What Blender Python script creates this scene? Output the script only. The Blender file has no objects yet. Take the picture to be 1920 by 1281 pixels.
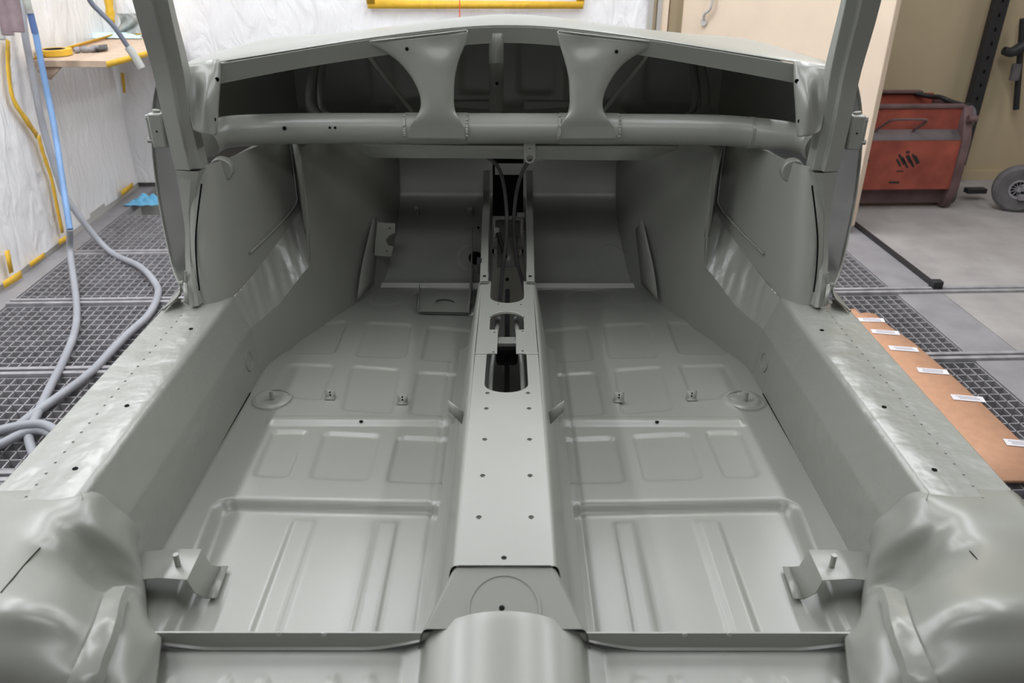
import bpy, bmesh, math, random
import numpy as np
from mathutils import Vector, Matrix, noise
from mathutils.bvhtree import BVHTree
random.seed(7)
PI = math.pi
# ------------------------------------------------------------------ camera
FOC = 1493.0                                   # focal length in pixels of a 1920 px wide frame
PITCH, YAW, ROLL = math.radians(27.2), math.radians(-.19), math.radians(.2)
CAM = np.array([.006, 0, 1.45])
def _Rz(a):
    c, s = math.cos(a), math.sin(a); return np.array([[c, -s, 0], [s, c, 0], [0, 0, 1]])
def _Rx(a):
    c, s = math.cos(a), math.sin(a); return np.array([[1, 0, 0], [0, c, -s], [0, s, c]])
CM = _Rz(YAW) @ _Rx(PI/2-PITCH) @ _Rz(ROLL)
cd = bpy.data.cameras.new('camera'); cam = bpy.data.objects.new('camera', cd)
bpy.context.scene.collection.objects.link(cam)
cam.matrix_world = Matrix.Translation(Vector(CAM)) @ Matrix(CM.tolist()).to_4x4()
cd.sensor_width = 36; cd.lens = FOC*36/1920; cd.clip_start = .02
cd.dof.use_dof = True; cd.dof.focus_distance = 1.75; cd.dof.aperture_fstop = 6.3
bpy.context.scene.camera = cam
# ------------------------------------------------------------------ light
sc = bpy.context.scene
sc.view_settings.view_transform = 'Standard'; sc.view_settings.look = 'None'
sc.view_settings.gamma = 1; sc.view_settings.use_curve_mapping = False
sc.view_settings.exposure = 0.08
w = bpy.data.worlds.new('world'); sc.world = w; w.use_nodes = True
w.node_tree.nodes['Background'].inputs[0].default_value = (.93, .96, 1, 1)
w.node_tree.nodes['Background'].inputs[1].default_value = .04
AR = math.radians(2.18)
RXV = np.array([math.cos(AR), math.sin(AR), 0]); RYV = np.array([-math.sin(AR), math.cos(AR), 0])
def R(x, y, z): return RXV*x + RYV*y + np.array([0, 0, z])     # room coordinates -> world
def strip_light(x, y0, y1, z, wd, power, col=(.95, .97, 1)):
    l = bpy.data.lights.new('ceiling_tube_or_fill_light', 'AREA'); l.shape = 'RECTANGLE'; l.size = wd; l.size_y = y1-y0
    l.energy = power; l.color = col
    o = bpy.data.objects.new('ceiling_tube_or_fill_light', l); sc.collection.objects.link(o)
    o.location = Vector(R(x, (y0+y1)/2, z)); o.rotation_euler = (0, 0, AR)
LIGHTS = [(-.75, .8, 4.3, 2.9, .1, 28), (.75, .8, 4.3, 2.9, .1, 24), (-1.85, .5, 4.3, 2.8, .1, 60), (1.85, .5, 4.3, 2.8, .1, 54)]
for a in LIGHTS: strip_light(*a)
strip_light(0, 3.4, 4.4, 3.2, 2.2, 34)  # added wide fill, brightens the front wall, not a known fixture
strip_light(3.9, 2.6, 4.4, 3.1, .15, 14)  # unseen lamp added in the far room to brighten the mustard wall
strip_light(0, -1.5, -1.1, 3.2, 1.8, 6)  # added rear fill to lift the footwell, no such lamp known
strip_light(0, -1.0, -.6, 3.15, 1.8, 15)  # second added fill, lights the lower toe boards from behind
# ------------------------------------------------------------------ pixel -> place helpers
def ray(px, py): return CM @ np.array([px-960.0, -(py-640.5), -FOC])
def hit(px, py, n, c):
    r = ray(px, py); n = np.array(n, float); return CAM + (c-n@CAM)/(n@r)*r
def atX(px, py, c): return hit(px, py, (1, 0, 0), c)
def atY(px, py, c): return hit(px, py, (0, 1, 0), c)
def atZ(px, py, c): return hit(px, py, (0, 0, 1), c)
def rX(px, py, c): return hit(px, py, RXV, c)
def rY(px, py, c): return hit(px, py, RYV, c)
def V(*a): return np.array(a, float)
def mir(p): return np.array([-p[0], p[1], p[2]])
# ------------------------------------------------------------------ materials
MATS = {}
def mat(name, col, rough=.5, metal=0, bump=0, bscale=50, spec=.5, var=0, vscale=6, trans=0, detail=4, bdist=.002, coat=0):
    m = bpy.data.materials.new(name); m.use_nodes = True; nt = m.node_tree; n = nt.nodes; l = nt.links
    b = n['Principled BSDF']; b.inputs['Roughness'].default_value = rough; b.inputs['Metallic'].default_value = metal
    b.inputs['Specular IOR Level'].default_value = spec; b.inputs['Coat Weight'].default_value = coat
    b.inputs['Base Color'].default_value = (*col, 1)
    tc = n.new('ShaderNodeTexCoord')
    if var:
        t = n.new('ShaderNodeTexNoise'); t.inputs['Scale'].default_value = vscale; t.inputs['Detail'].default_value = detail
        l.new(tc.outputs['Object'], t.inputs['Vector'])
        r = n.new('ShaderNodeValToRGB'); r.color_ramp.elements[0].position = .3; r.color_ramp.elements[1].position = .7
        r.color_ramp.elements[0].color = (*[c*(1-var) for c in col], 1); r.color_ramp.elements[1].color = (*[min(1, c*(1+var)) for c in col], 1)
        l.new(t.outputs[0], r.inputs[0]); l.new(r.outputs[0], b.inputs['Base Color'])
    if bump:
        t = n.new('ShaderNodeTexNoise'); t.inputs['Scale'].default_value = bscale; t.inputs['Detail'].default_value = detail
        l.new(tc.outputs['Object'], t.inputs['Vector'])
        u = n.new('ShaderNodeBump'); u.inputs['Strength'].default_value = bump; u.inputs['Distance'].default_value = bdist
        l.new(t.outputs[0], u.inputs['Height']); l.new(u.outputs[0], b.inputs['Normal'])
    MATS[name] = m; return m
PAINT = mat('satin_grey_green_paint', (.268, .273, .243), rough=.33, spec=.8, bump=.25, bscale=9, bdist=.004, detail=2, var=.03, vscale=3)
PAINTD = mat('dented_grey_green_paint', (.268, .273, .243), rough=.28, spec=.8, bump=.8, bscale=14, bdist=.006, detail=3)
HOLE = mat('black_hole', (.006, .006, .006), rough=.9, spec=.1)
BLACK = mat('black_rubber', (.02, .02, .022), rough=.6)
GALV = mat('galvanised_steel', (.36, .35, .365), rough=.5, metal=.25, var=.2, vscale=20, bump=.2)
KERB = mat('dusty_steel_kerb', (.27, .26, .27), rough=.55, var=.12, vscale=8, bump=.2)
CONC = mat('concrete', (.34, .32, .31), rough=.85, var=.14, vscale=5, bump=.4, bscale=120)
PIT = mat('pit_floor', (.26, .25, .26), rough=.9, var=.3)
def film_mat():
    m = mat('white_plastic_film', (.86, .855, .86), rough=.35, spec=.45, var=.04, vscale=3)
    nt = m.node_tree; n = nt.nodes; l = nt.links; b = n['Principled BSDF']; tc = [x for x in n if x.type == 'TEX_COORD'][0]
    mp = n.new('ShaderNodeMapping'); mp.inputs['Scale'].default_value = (1.5, 1.5, .6); l.new(tc.outputs['Object'], mp.inputs[0])
    t = n.new('ShaderNodeTexNoise'); t.inputs['Scale'].default_value = 7; t.inputs['Detail'].default_value = 6; t.inputs['Distortion'].default_value = 1.6
    l.new(mp.outputs[0], t.inputs[0])
    u = n.new('ShaderNodeBump'); u.inputs['Strength'].default_value = .55; u.inputs['Distance'].default_value = .03
    l.new(t.outputs[0], u.inputs['Height']); l.new(u.outputs[0], b.inputs['Normal']); return m
FILM = film_mat()
TAPE = mat('yellow_masking_tape', (.78, .47, .04), rough=.55, var=.1, vscale=30, bump=.4, bscale=60)
WOOD = mat('pale_plywood', (.56, .42, .31), rough=.6, var=.12, vscale=25, bump=.2)
BOARD = mat('brown_hardboard', (.62, .34, .21), rough=.65, var=.06, vscale=30, bump=.15)
PAPER = mat('white_label_paper', (.8, .78, .8), rough=.7)
INK = mat('grey_ink', (.35, .33, .4), rough=.8)
CREAM = mat('cream_door_paint', (.77, .63, .49), rough=.5, var=.05, vscale=4)
MUST = mat('mustard_wall_paint', (.50, .41, .27), rough=.6, var=.06, vscale=3)
ALU = mat('aluminium', (.6, .58, .55), rough=.4, metal=.4)
RED = mat('rusty_red_paint', (.31, .07, .045), rough=.6, var=.35, vscale=6, bump=.3)
REDD = mat('dusty_dark_red_steel', (.14, .085, .085), rough=.7, var=.3, vscale=8, bump=.3)
DUST = mat('dusty_grey_ledge', (.2, .17, .175), rough=.9, var=.15)
TYRE = mat('dusty_grey_rubber', (.13, .12, .125), rough=.85, var=.2, vscale=15)
DSTEEL = mat('dark_steel', (.035, .035, .038), rough=.5, metal=.3, bump=.3)
HOSEG = mat('grey_hose_rubber', (.33, .34, .37), rough=.5, var=.12, vscale=8)
HOSED = mat('dark_blue_grey_hose_rubber', (.11, .125, .16), rough=.5, var=.15, vscale=8)
HOSEB = mat('blue_hose_rubber', (.18, .32, .56), rough=.45, var=.15, vscale=6)
PINK = mat('pinkish_grey_plastic', (.23, .17, .185), rough=.55, var=.2, vscale=20)
REDP = mat('red_overspray', (.55, .05, .08), rough=.6)
BLUE = mat('bright_blue_cloth', (.16, .47, .72), rough=.8, bump=.5)
PALEB = mat('pale_blue_tissue', (.62, .83, .86), rough=.8, bump=.5)
GREYP = mat('light_grey_primer_and_lit_gap', (.42, .43, .4), rough=.6)  # primer grey, also painted where light shows through openings
DARKW = mat('grey_booth_panel', (.33, .33, .33), rough=.6)
WHITEW = mat('white_booth_wall', (.75, .75, .75), rough=.6)
BRONZE = mat('bare_metal_bristle', (.09, .09, .085), rough=.6, metal=.3)
ORANGE = mat('red_string_plastic', (.8, .06, .03), rough=.5)
# ------------------------------------------------------------------ object helpers
def wloc(o):
    p = Vector((0, 0, 0))
    while o: p += o.location; o = o.parent
    return p
def link(name, me, parent=None, base=False):
    o = bpy.data.objects.new(name, me); sc.collection.objects.link(o)
    co = np.empty(len(me.vertices)*3); me.vertices.foreach_get('co', co); co = co.reshape(-1, 3)
    lo, hi = co.min(0), co.max(0); c = (lo+hi)/2
    if parent is None: c[2] = lo[2]
    co -= c; me.vertices.foreach_set('co', co.ravel()); me.update()
    o.location = Vector(c)
    if parent: o.parent = parent; o.location = Vector(c) - wloc(parent)
    return o
def mk(name, vs, fs, m, parent=None, ang=35, solid=0, off=0, bev=0):
    me = bpy.data.meshes.new(name); me.from_pydata([tuple(map(float, v)) for v in vs], [], [tuple(f) for f in fs])
    me.validate(); me.materials.append(m)
    o = link(name, me, parent)
    for p in me.polygons: p.use_smooth = True
    me.set_sharp_from_angle(angle=math.radians(ang))
    if solid:
        s = o.modifiers.new('solid', 'SOLIDIFY'); s.thickness = solid; s.offset = off
    if bev:
        b = o.modifiers.new('bevel', 'BEVEL'); b.width = bev; b.segments = 2; b.limit_method = 'ANGLE'
    return o
class MB:
    def __init__(s): s.v = []; s.f = []
    def add(s, vs, fs):
        k = len(s.v); s.v += [np.array(v, float) for v in vs]; s.f += [tuple(i+k for i in f) for f in fs]; return s
    def box(s, c, d, ax=None):
        ax = ax if ax is not None else np.eye(3); c = np.array(c, float); q = []
        for z in (-1, 1):
            for y in (-1, 1):
                for x in (-1, 1): q.append(c + ax[0]*x*d[0]/2 + ax[1]*y*d[1]/2 + ax[2]*z*d[2]/2)
        return s.add(q, [(0, 2, 3, 1), (4, 5, 7, 6), (0, 1, 5, 4), (2, 6, 7, 3), (0, 4, 6, 2), (1, 3, 7, 5)])
    def rbox(s, x, y, z, dx, dy, dz): return s.box(R(x, y, z), (dx, dy, dz), np.array([RXV, RYV, (0, 0, 1)]))
    def cyl(s, a, b, r, n=20, r2=None, cap=True):
        a = np.array(a, float); b = np.array(b, float); r2 = r if r2 is None else r2
        d = (b-a)/np.linalg.norm(b-a); u = np.cross(d, (0, 0, 1) if abs(d[2]) < .9 else (1, 0, 0)); u /= np.linalg.norm(u); v = np.cross(d, u)
        q = []
        for p, rr in ((a, r), (b, r2)):
            for i in range(n):
                t = 2*PI*i/n; q.append(p+(u*math.cos(t)+v*math.sin(t))*rr)
        f = [(i, (i+1) % n, n+(i+1) % n, n+i) for i in range(n)]
        if cap: f += [tuple(range(n))[::-1], tuple(range(n, 2*n))]
        return s.add(q, f)
    def ring(s, c, d, r0, r1, h, n=32):
        """flat washer of inner r0, outer r1, thickness h along d"""
        c = np.array(c, float); d = np.array(d, float); d /= np.linalg.norm(d); u = np.cross(d, (0, 0, 1) if abs(d[2]) < .9 else (1, 0, 0)); u /= np.linalg.norm(u); v = np.cross(d, u)
        q = []
        for rr, k in ((r0, -1), (r1, -1), (r1, 1), (r0, 1)):
            for i in range(n):
                t = 2*PI*i/n; q.append(c+(u*math.cos(t)+v*math.sin(t))*rr+d*k*h/2)
        f = []
        for a in range(4):
            b = (a+1) % 4
            f += [(a*n+i, a*n+(i+1) % n, b*n+(i+1) % n, b*n+i) for i in range(n)]
        return s.add(q, f)
    def out(s, name, m, parent=None, **k): return mk(name, s.v, s.f, m, parent, **k)
def cat(pts, n):
    """Catmull-Rom through pts, n samples per span"""
    P = [np.array(p, float) for p in pts]; P = [2*P[0]-P[1]] + P + [2*P[-1]-P[-2]]; o = []
    for i in range(1, len(P)-2):
        for k in range(n):
            t = k/n; a, b, c, d = P[i-1:i+3]
            o.append(.5*((2*b)+(c-a)*t+(2*a-5*b+4*c-d)*t*t+(3*b-a-3*c+d)*t**3))
    o.append(P[-2]); return o
def dense(rows, nu, nv):
    rows = [cat(r, nu) if nu > 1 else [np.array(p, float) for p in r] for r in rows]
    if nv > 1:
        cols = [cat([r[i] for r in rows], nv) for i in range(len(rows[0]))]
        rows = [[c[j] for c in cols] for j in range(len(cols[0]))]
    return rows
def sheet(name, rows, m, parent=None, nu=1, nv=1, disp=None, wn=False, **k):
    rows = dense(rows, nu, nv); nr, nc = len(rows), len(rows[0])
    vs = [p for r in rows for p in r]
    if disp: vs = [disp(p) for p in vs]
    fs = [(i*nc+j, i*nc+j+1, (i+1)*nc+j+1, (i+1)*nc+j) for i in range(nr-1) for j in range(nc-1)]
    o = mk(name, vs, fs, m, parent, **k)
    if wn: w_ = o.modifiers.new('wn', 'WEIGHTED_NORMAL'); w_.keep_sharp = True; w_.weight = 90
    return o
def tube(name, pts, r, m, parent=None, n=8, seg=12, taper=None, cap=True):
    P = cat(pts, n); vs = []; fs = []; up = np.array((0, 0, 1.0)); last = None
    for i, p in enumerate(P):
        d = P[min(i+1, len(P)-1)]-P[max(i-1, 0)]; d = d/(np.linalg.norm(d)+1e-9)
        if last is None: u = np.cross(d, up if abs(d[2]) < .9 else (1, 0, 0))
        else: u = last-d*(last@d)
        u /= np.linalg.norm(u)+1e-9; last = u; v = np.cross(d, u)
        rr = r if taper is None else r*taper(i/(len(P)-1))
        for k in range(seg):
            t = 2*PI*k/seg; vs.append(p+(u*math.cos(t)+v*math.sin(t))*rr)
    for i in range(len(P)-1):
        for k in range(seg): fs.append((i*seg+k, i*seg+(k+1) % seg, (i+1)*seg+(k+1) % seg, (i+1)*seg+k))
    if cap: fs += [tuple(range(seg))[::-1], tuple(range((len(P)-1)*seg, len(P)*seg))]
    return mk(name, vs, fs, m, parent, ang=60)
def plate(name, outline, holes, org, ux, uy, th, m, parent=None, bev=0):
    """flat plate with holes; outline/holes are 2D loops in the frame org, ux, uy"""
    cu = bpy.data.curves.new(name, 'CURVE'); cu.dimensions = '2D'; cu.fill_mode = 'BOTH'; cu.extrude = th/2
    for lp in [outline]+holes:
        sp = cu.splines.new('POLY'); sp.points.add(len(lp)-1); sp.use_cyclic_u = True
        for p, q in zip(sp.points, lp): p.co = (q[0], q[1], 0, 1)
    t = bpy.data.objects.new('t', cu); sc.collection.objects.link(t)
    dg = bpy.context.evaluated_depsgraph_get(); me = bpy.data.meshes.new_from_object(t.evaluated_get(dg))
    bpy.data.objects.remove(t)
    ux = np.array(ux, float); uy = np.array(uy, float); ux /= np.linalg.norm(ux); uy = uy-ux*(ux@uy); uy /= np.linalg.norm(uy); uz = np.cross(ux, uy)
    for v in me.vertices: v.co = Vector(np.array(org)+ux*v.co[0]+uy*v.co[1]+uz*v.co[2])
    bm = bmesh.new(); bm.from_mesh(me); bmesh.ops.remove_doubles(bm, verts=bm.verts, dist=1e-5); bmesh.ops.recalc_face_normals(bm, faces=bm.faces); bm.to_mesh(me); bm.free()
    me.materials.clear(); me.materials.append(m); me.name = name
    o = link(name, me, parent)
    for p in me.polygons: p.use_smooth = True
    me.set_sharp_from_angle(angle=math.radians(30))
    if bev: b = o.modifiers.new('bevel', 'BEVEL'); b.width = bev; b.segments = 2; b.limit_method = 'ANGLE'
    return o
def circ(x, y, r, n=20, sy=1): return [(x+r*math.cos(2*PI*i/n), y+sy*r*math.sin(2*PI*i/n)) for i in range(n)]
def to2(pts, org, ux, uy):
    ux = np.array(ux, float); uy = np.array(uy, float); ux /= np.linalg.norm(ux); uy = uy-ux*(ux@uy); uy /= np.linalg.norm(uy)
    return [((np.array(p)-org)@ux, (np.array(p)-org)@uy) for p in pts]
def tag(o, label=None, catg=None, group=None, kind=None):
    if label: o['label'] = label
    if catg: o['category'] = catg
    if group: o['group'] = group
    if kind: o['kind'] = kind
    return o
def thing(name, loc, label, catg, group=None):
    o = bpy.data.objects.new(name, None); sc.collection.objects.link(o); o.location = Vector(loc); o.empty_display_size = .1
    return tag(o, label, catg, group)
def struct(o): o['kind'] = 'structure'; return o
def both(fn):
    """run a builder for the left side and again mirrored for the right"""
    fn(lambda p: np.array(p, float), 1); fn(mir, -1)

# ================================================================== THE ROOM
XL, YB, GL, GR = -2.18, 5.06, -2.06, 1.885
def slab(name, x0, x1, y0, y1, z0, z1, m):
    return MB().rbox((x0+x1)/2, (y0+y1)/2, (z0+z1)/2, x1-x0, y1-y0, z1-z0).out(name, m)
fl = MB(); fl.rbox(-2.115, 2.2, -.02, .11, 6, .04)
struct(fl.out('trim_1', KERB))
struct(slab('floor', GR+.21, 5.6, -2.8, YB+1, -.5, 0, CONC))
struct(slab('floor', XL-.3, GR+.21, -2.8, YB+.2, -.55, -.4, PIT))
kb = MB(); kb.rbox(GR+.105, 2.2, -.2, .21, 6, .4); struct(kb.out('trim_2', KERB, bev=.004))
struct(slab('trim_3', GR+.195, GR+.225, 3.31, YB, -.01, .012, DSTEEL))
struct(slab('wall_left', XL-.12, XL-.02, -2.8, YB+.2, -.4, 3.4, WHITEW))
struct(slab('wall_front', XL-.1, 1.0, YB+.03, YB+.13, -.4, 3.4, GREYP))
struct(slab('wall_front', 1.15, 5.6, YB+.02, YB+.13, -.4, 3.4, MUST))
struct(slab('baseboard_front', 1.2, 5.6, YB-.0, YB+.02, 0, .06, MUST))
struct(slab('baseboard_left', XL-.02, XL+.012, 2.0, YB, 0.0, .05, ALU))
struct(slab('wall_rear', XL-.1, 5.6, -2.9, -2.8, -.4, 3.4, DARKW))
struct(slab('wall_right', 5.5, 5.6, -2.8, YB, -.4, 3.4, MUST))
struct(slab('ceiling', XL-.1, 5.6, -2.9, YB+.1, 3.3, 3.4, DARKW))
def film(name, org, ux, W, H, nrm, label, nx=90, nz=70, amp=.02, seed=0):
    rows = []
    for j in range(nz+1):
        r = []
        for i in range(nx+1):
            u, v = W*i/nx, H*j/nz
            d = amp*(noise.noise(Vector((u*1.6+seed, v*.5, seed)))*1.2 + .5*noise.noise(Vector((u*5+v*1.5, v*1.3+seed, 3))) + .22*noise.noise(Vector((u*13-v*4, v*5, 9+seed))))
            r.append(np.array(org)+np.array(ux)*u+np.array((0, 0, 1.))*v+np.array(nrm)*(d+amp))
        rows.append(r)
    return tag(sheet(name, rows, FILM, ang=180), label, 'plastic sheeting')
film('plastic_sheeting', R(XL, 1.6, .03), RYV, YB-1.61, 2.4, RXV, 'wrinkled white plastic sheet taped over the left booth wall', seed=2)
film('plastic_sheeting', R(XL, YB-.0, .03), RXV, 1.012-XL, 2.4, -RYV, 'smoother white plastic sheet covering the wall behind the car front', seed=11, amp=.014)
# jamb
for i, (x, wd, m, dd) in enumerate([(1.02, .03, ALU, .06), (1.05, .02, MUST, .03), (1.075, .025, ALU, .05), (1.11, .04, CREAM, .04)]):
    struct(slab('trim_%d' % (4+i), x-wd/2, x+wd/2, YB-dd, YB+.05, 0, 2.4, m))
# open door leaf
hx = rY(1282, 0, YB-.05); ex = rY(1652, 145, 4.02)
a = np.array([hx[0], hx[1], 0]); b = np.array([ex[0], ex[1], 0]); dv = (b-a); dl = np.linalg.norm(dv); dv /= dl
dn = np.cross(dv, (0, 0, 1.)); dn = -dn if dn[1] > 0 else dn
door = MB().box(a+dv*dl/2+np.array([0, 0, 1.22])-dn*.025, (dl, .05, 2.36), np.array([dv, dn, (0, 0, 1)])).out('door_1', CREAM, bev=.004)
struct(door)
def on_door(px, py, off=.012): return hit(px, py, dn, a@dn+off)
hp = [on_door(*q, o_) for q, o_ in [((1338, -25), .03), ((1335, 2), .035), ((1331, 18), .035), ((1321, 27), .03), ((1320, 36), .02)]]
hd = tube('door_handle', hp, .008, ALU, door)
MB().cyl(on_door(1319, 42, 0), on_door(1319, 42, .02), .018).out('handle_boss', ALU, door)
MB().box(on_door(1338, -30, .012), (.05, .02, .09), np.array([dv, dn, (0, 0, 1)])).out('latch_plate', ALU, door)

# ------------------------------------------------------------------ gratings
beams = [3.256-.63*k for k in range(4, -3, -1)]        # y of the cross rails
beams = sorted(beams)
xs = [GL+.005, -1.06, -.06, .94, GR-.005]
posx = ['beside the left wall', 'under the left half of the car', 'under the right half of the car', 'beside the right kerb']
posy = ['first', 'second', 'third', 'fourth', 'fifth', 'sixth', 'seventh']
def grating(x0, x1, y0, y1, lab):
    cx_, cy_ = .04, .046
    t = MB(); nx_ = round((x1-x0)/cx_); ny_ = round((y1-y0)/cy_)
    for i in range(nx_+1): t.rbox(x0+(x1-x0)*i/nx_, (y0+y1)/2, -.018, .0045, y1-y0, .03)
    for j in range(ny_+1): t.rbox((x0+x1)/2, y0+(y1-y0)*j/ny_, -.018, x1-x0, .0045, .03)
    return tag(t.out('floor_grating', GALV), lab, 'floor grating', 'steel gratings covering the booth floor')
for j in range(len(beams)-1):
    y0, y1 = beams[j]+.035, beams[j+1]-.035
    for i in range(4):
        x0, x1 = xs[i]+.004, xs[i+1]-.004
        grating(x0, x1, y0, y1, 'steel floor grating %s, %s bay from the far wall' % (posx[i], posy[len(beams)-2-j]))
grs = None
for j, yb in enumerate(beams[:-1]):
    xe = 5.0 if abs(yb-3.256) < .01 or abs(yb-2.626) < .01 else GR
    t = MB()
    zz = .0 if xe == GR else .012
    t.rbox((GL+xe)/2, yb-.018, zz-.03, xe-GL, .02, .06); t.rbox((GL+xe)/2, yb+.018, zz-.03, xe-GL, .02, .06); t.rbox((GL+xe)/2, yb, zz-.05, xe-GL, .05, .02)
    tag(t.out('floor_rail', GALV if xe == GR else DSTEEL if False else GALV, bev=.002), '%s, %s from the far wall' % ('long steel cross rail running on over concrete' if xe > GR else 'grey steel cross rail between gratings', posy[len(beams)-2-j]), 'floor rail', 'cross rails in the booth floor')
st = MB().box(atZ(1755, 534, .02), (.05, .04, .045)).out('rail_stop', BLACK, bev=.006); tag(st, 'small black end stop on the floor beside the cross rail at right', 'rail stop')

# ------------------------------------------------------------------ tape on walls
def ribbon(name, pts, nrm, wd, lab, off=.03, group='yellow masking tape strips on the plastic', m=TAPE, parent=None):
    P = cat(pts, 4) if len(pts) > 2 else [np.array(p) for p in pts]
    vs = []; fs = []
    for i, p in enumerate(P):
        d = P[min(i+1, len(P)-1)]-P[max(0, i-1)]; d /= np.linalg.norm(d); s = np.cross(d, nrm); s /= np.linalg.norm(s)
        k = wd/2*(1+.18*random.uniform(-1, 1)); vs += [p+s*k+nrm*off, p-s*k+nrm*off]
    for i in range(len(P)-1): fs.append((2*i, 2*i+1, 2*i+3, 2*i+2))
    o = mk(name, vs, fs, m, parent, solid=.002)
    return o if parent else tag(o, lab, 'masking tape', group)
L = lambda x, y: rX(x, y, XL+.02)
B = lambda x, y: rY(x, y, YB-.02)
ribbon('masking_tape', [L(2, 75), L(3, 130), L(12, 185), L(35, 222), L(58, 255)], RXV, .035, 'long yellow tape strip down the left wall, upper run below the hanging tubes')
ribbon('masking_tape', [L(60, 254), L(70, 290), L(85, 335), L(95, 385), L(106, 437)], RXV, .032, 'long yellow tape strip down the left wall, lower run reaching the bottom edge')
ribbon('masking_tape', [L(99, 455), L(126, 440)], RXV, .03, 'short yellow tape patch at wall bottom under the long strip')
ribbon('masking_tape', [L(0, 470), L(9, 512)], RXV, .035, 'yellow tape strip at the left picture edge near wall bottom')
ribbon('masking_tape', [L(-6, 535), L(28, 514)], RXV, .035, 'yellow tape patch at wall bottom at the left picture edge')
ribbon('masking_tape', [L(44, 497), L(72, 478)], RXV, .025, 'yellow tape patch at wall bottom between two others')
ribbon('masking_tape', [L(218, 363), L(240, 347)], RXV, .03, 'yellow tape patch at wall bottom near the far corner')
ribbon('masking_tape', [B(204, -30), B(208, 5), B(213, 42)], -RYV, .045, 'yellow tape strip running down the far left corner above the shelf')
ribbon('masking_tape', [B(233, 135), B(237, 172)], -RYV, .018, 'thin yellow tape strip hanging below the corner shelf')
fr = thing('taped_window_frame', R(-.4, YB-.05, 1.1), 'yellow taped border around the window opening above the bonnet', 'tape frame')
p0, p1 = B(690, 7), B(1093, 9)
ribbon('lower_tape', [p0, p1], -RYV, .048, '', parent=fr); ribbon('side_tape', [p0+V(.02, 0, 0), p0+V(.02, 0, .9)], -RYV, .045, '', parent=fr)
ribbon('side_tape', [p1-V(.02, 0, 0), p1+V(-.02, 0, .9)], -RYV, .045, '', parent=fr)
tag(tube('red_string', [rY(862, -40, YB-.1), rY(862, 0, YB-.1), rY(862, 44, YB-.1), rY(863, 60, YB-.1)], .003, ORANGE), 'thin red string hanging over the white wall behind the bonnet', 'string')

# ------------------------------------------------------------------ corner shelf and what lies on it
cz = rX(58, 112, XL+.065)[2]
SH = lambda x, y, z=None: atZ(x, y, cz if z is None else z)
cor = R(XL+.065, YB-.055, cz)
sh = thing('corner_shelf', cor, 'pale plywood shelf in the far left corner edged with yellow tape', 'shelf')
out = [SH(61, 113), cor, rY(336, 62, YB-.055)*V(1, 1, 0)+V(0, 0, cz), SH(330, 80), SH(200, 114)]
n_ = len(out); th = .03
sheet_v = [p for p in out]+[p-V(0, 0, th) for p in out]
mk('shelf_board', sheet_v, [tuple(range(n_))[::-1], tuple(range(n_, 2*n_))]+[(i, (i+1) % n_, n_+(i+1) % n_, n_+i) for i in range(n_)], WOOD, sh, bev=.002)
def strip3(name, pts, wd, m, parent, nrm): 
    vs = []; fs = []
    for p in pts: vs += [p+nrm*wd, p]
    for i in range(len(pts)-1): fs.append((2*i, 2*i+1, 2*i+3, 2*i+2))
    return mk(name, vs, fs, m, parent, solid=.003)
strip3('edge_tape', [out[0]+V(.003, 0, .003), cor+V(.02, -.02, .003)], .03, TAPE, sh, np.array([.6, 0, .6]))
strip3('edge_tape', [cor+V(0, -.01, .003), out[2]+V(0, -.01, .003)], .025, TAPE, sh, np.array([0, -.5, .6]))
strip3('edge_tape', [out[4]-V(0, .006, .03), out[3]-V(0, .006, .03)], .028, TAPE, sh, np.array([0, 0, 1.]))
br = MB(); q = SH(70, 120, cz-.03); q2 = SH(115, 125, cz-.03)
mk('bracket', [R(XL+.03, 3.9, cz-.03)*V(1, 0, 0)+V(0, q[1], cz-.03), q2, q2-V(.07, 0, .06), q*V(1, 1, 0)+V(0, 0, cz-.07)], [(0, 1, 2, 3)], WOOD, sh, solid=.012)
t = thing('tape_roll', SH(104, 104), 'roll of yellow masking tape lying on the corner shelf', 'tape roll')
c = SH(104, 103, cz+.003)
MB().ring(c+V(0, 0, .014), (0, 0, 1), .05, .078, .027).out('tape', TAPE, t); MB().ring(c+V(0, 0, .014), (0, 0, 1), .045, .05, .028).out('core', BLACK, t)
t = thing('scraper', SH(168, 92), 'paint spattered scraper with crumpled handle lying on the corner shelf', 'scraper')
hh = [SH(x, y, cz+.015) for x, y in ((139, 95), (148, 93), (158, 93), (170, 93), (182, 90))]
tube('handle', hh, .014, KERB, t, taper=lambda u: .6+.5*abs(math.sin(u*9))+.2*u)
mk('blade', [SH(178, 92, cz+.02), SH(181, 86, cz+.02), SH(201, 84, cz+.012), SH(202, 92, cz+.012)], [(0, 1, 2, 3)], BRONZE, t, solid=.006)
def rag(name, x0, y0, w_, h_, z, m, lab, seed, px=True, lift=.02, fr_=1.):
    c = atZ(x0, y0, z); rows = []
    for j in range(15):
        r = []
        for i in range(19):
            u, v = i/18-.5, j/14-.5
            k = 1+.25*noise.noise(Vector((u*3+seed, v*3, 1)))
            zz = lift*(.25+abs(noise.noise(Vector((u*5*fr_+seed, v*6*fr_, 2))))*1.8)*(1-min(1, (4*u*u+4*v*v))**2*.8)
            r.append(c+V(u*w_*k, v*h_*k, zz))
        rows.append(r)
    return tag(sheet(name, rows, m, nu=2, nv=2, ang=180, solid=.002), lab, 'cloth')
rag('tissue', 213, 69, .33, .16, cz+.004, PALEB, 'pale blue tissue spread at the back of the corner shelf', 1)
rag('blue_glove', 276, 380, .2, .13, .004, BLUE, 'bright blue crumpled disposable glove dropped on the floor by the left wall', 4, lift=.035, fr_=.6)
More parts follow.
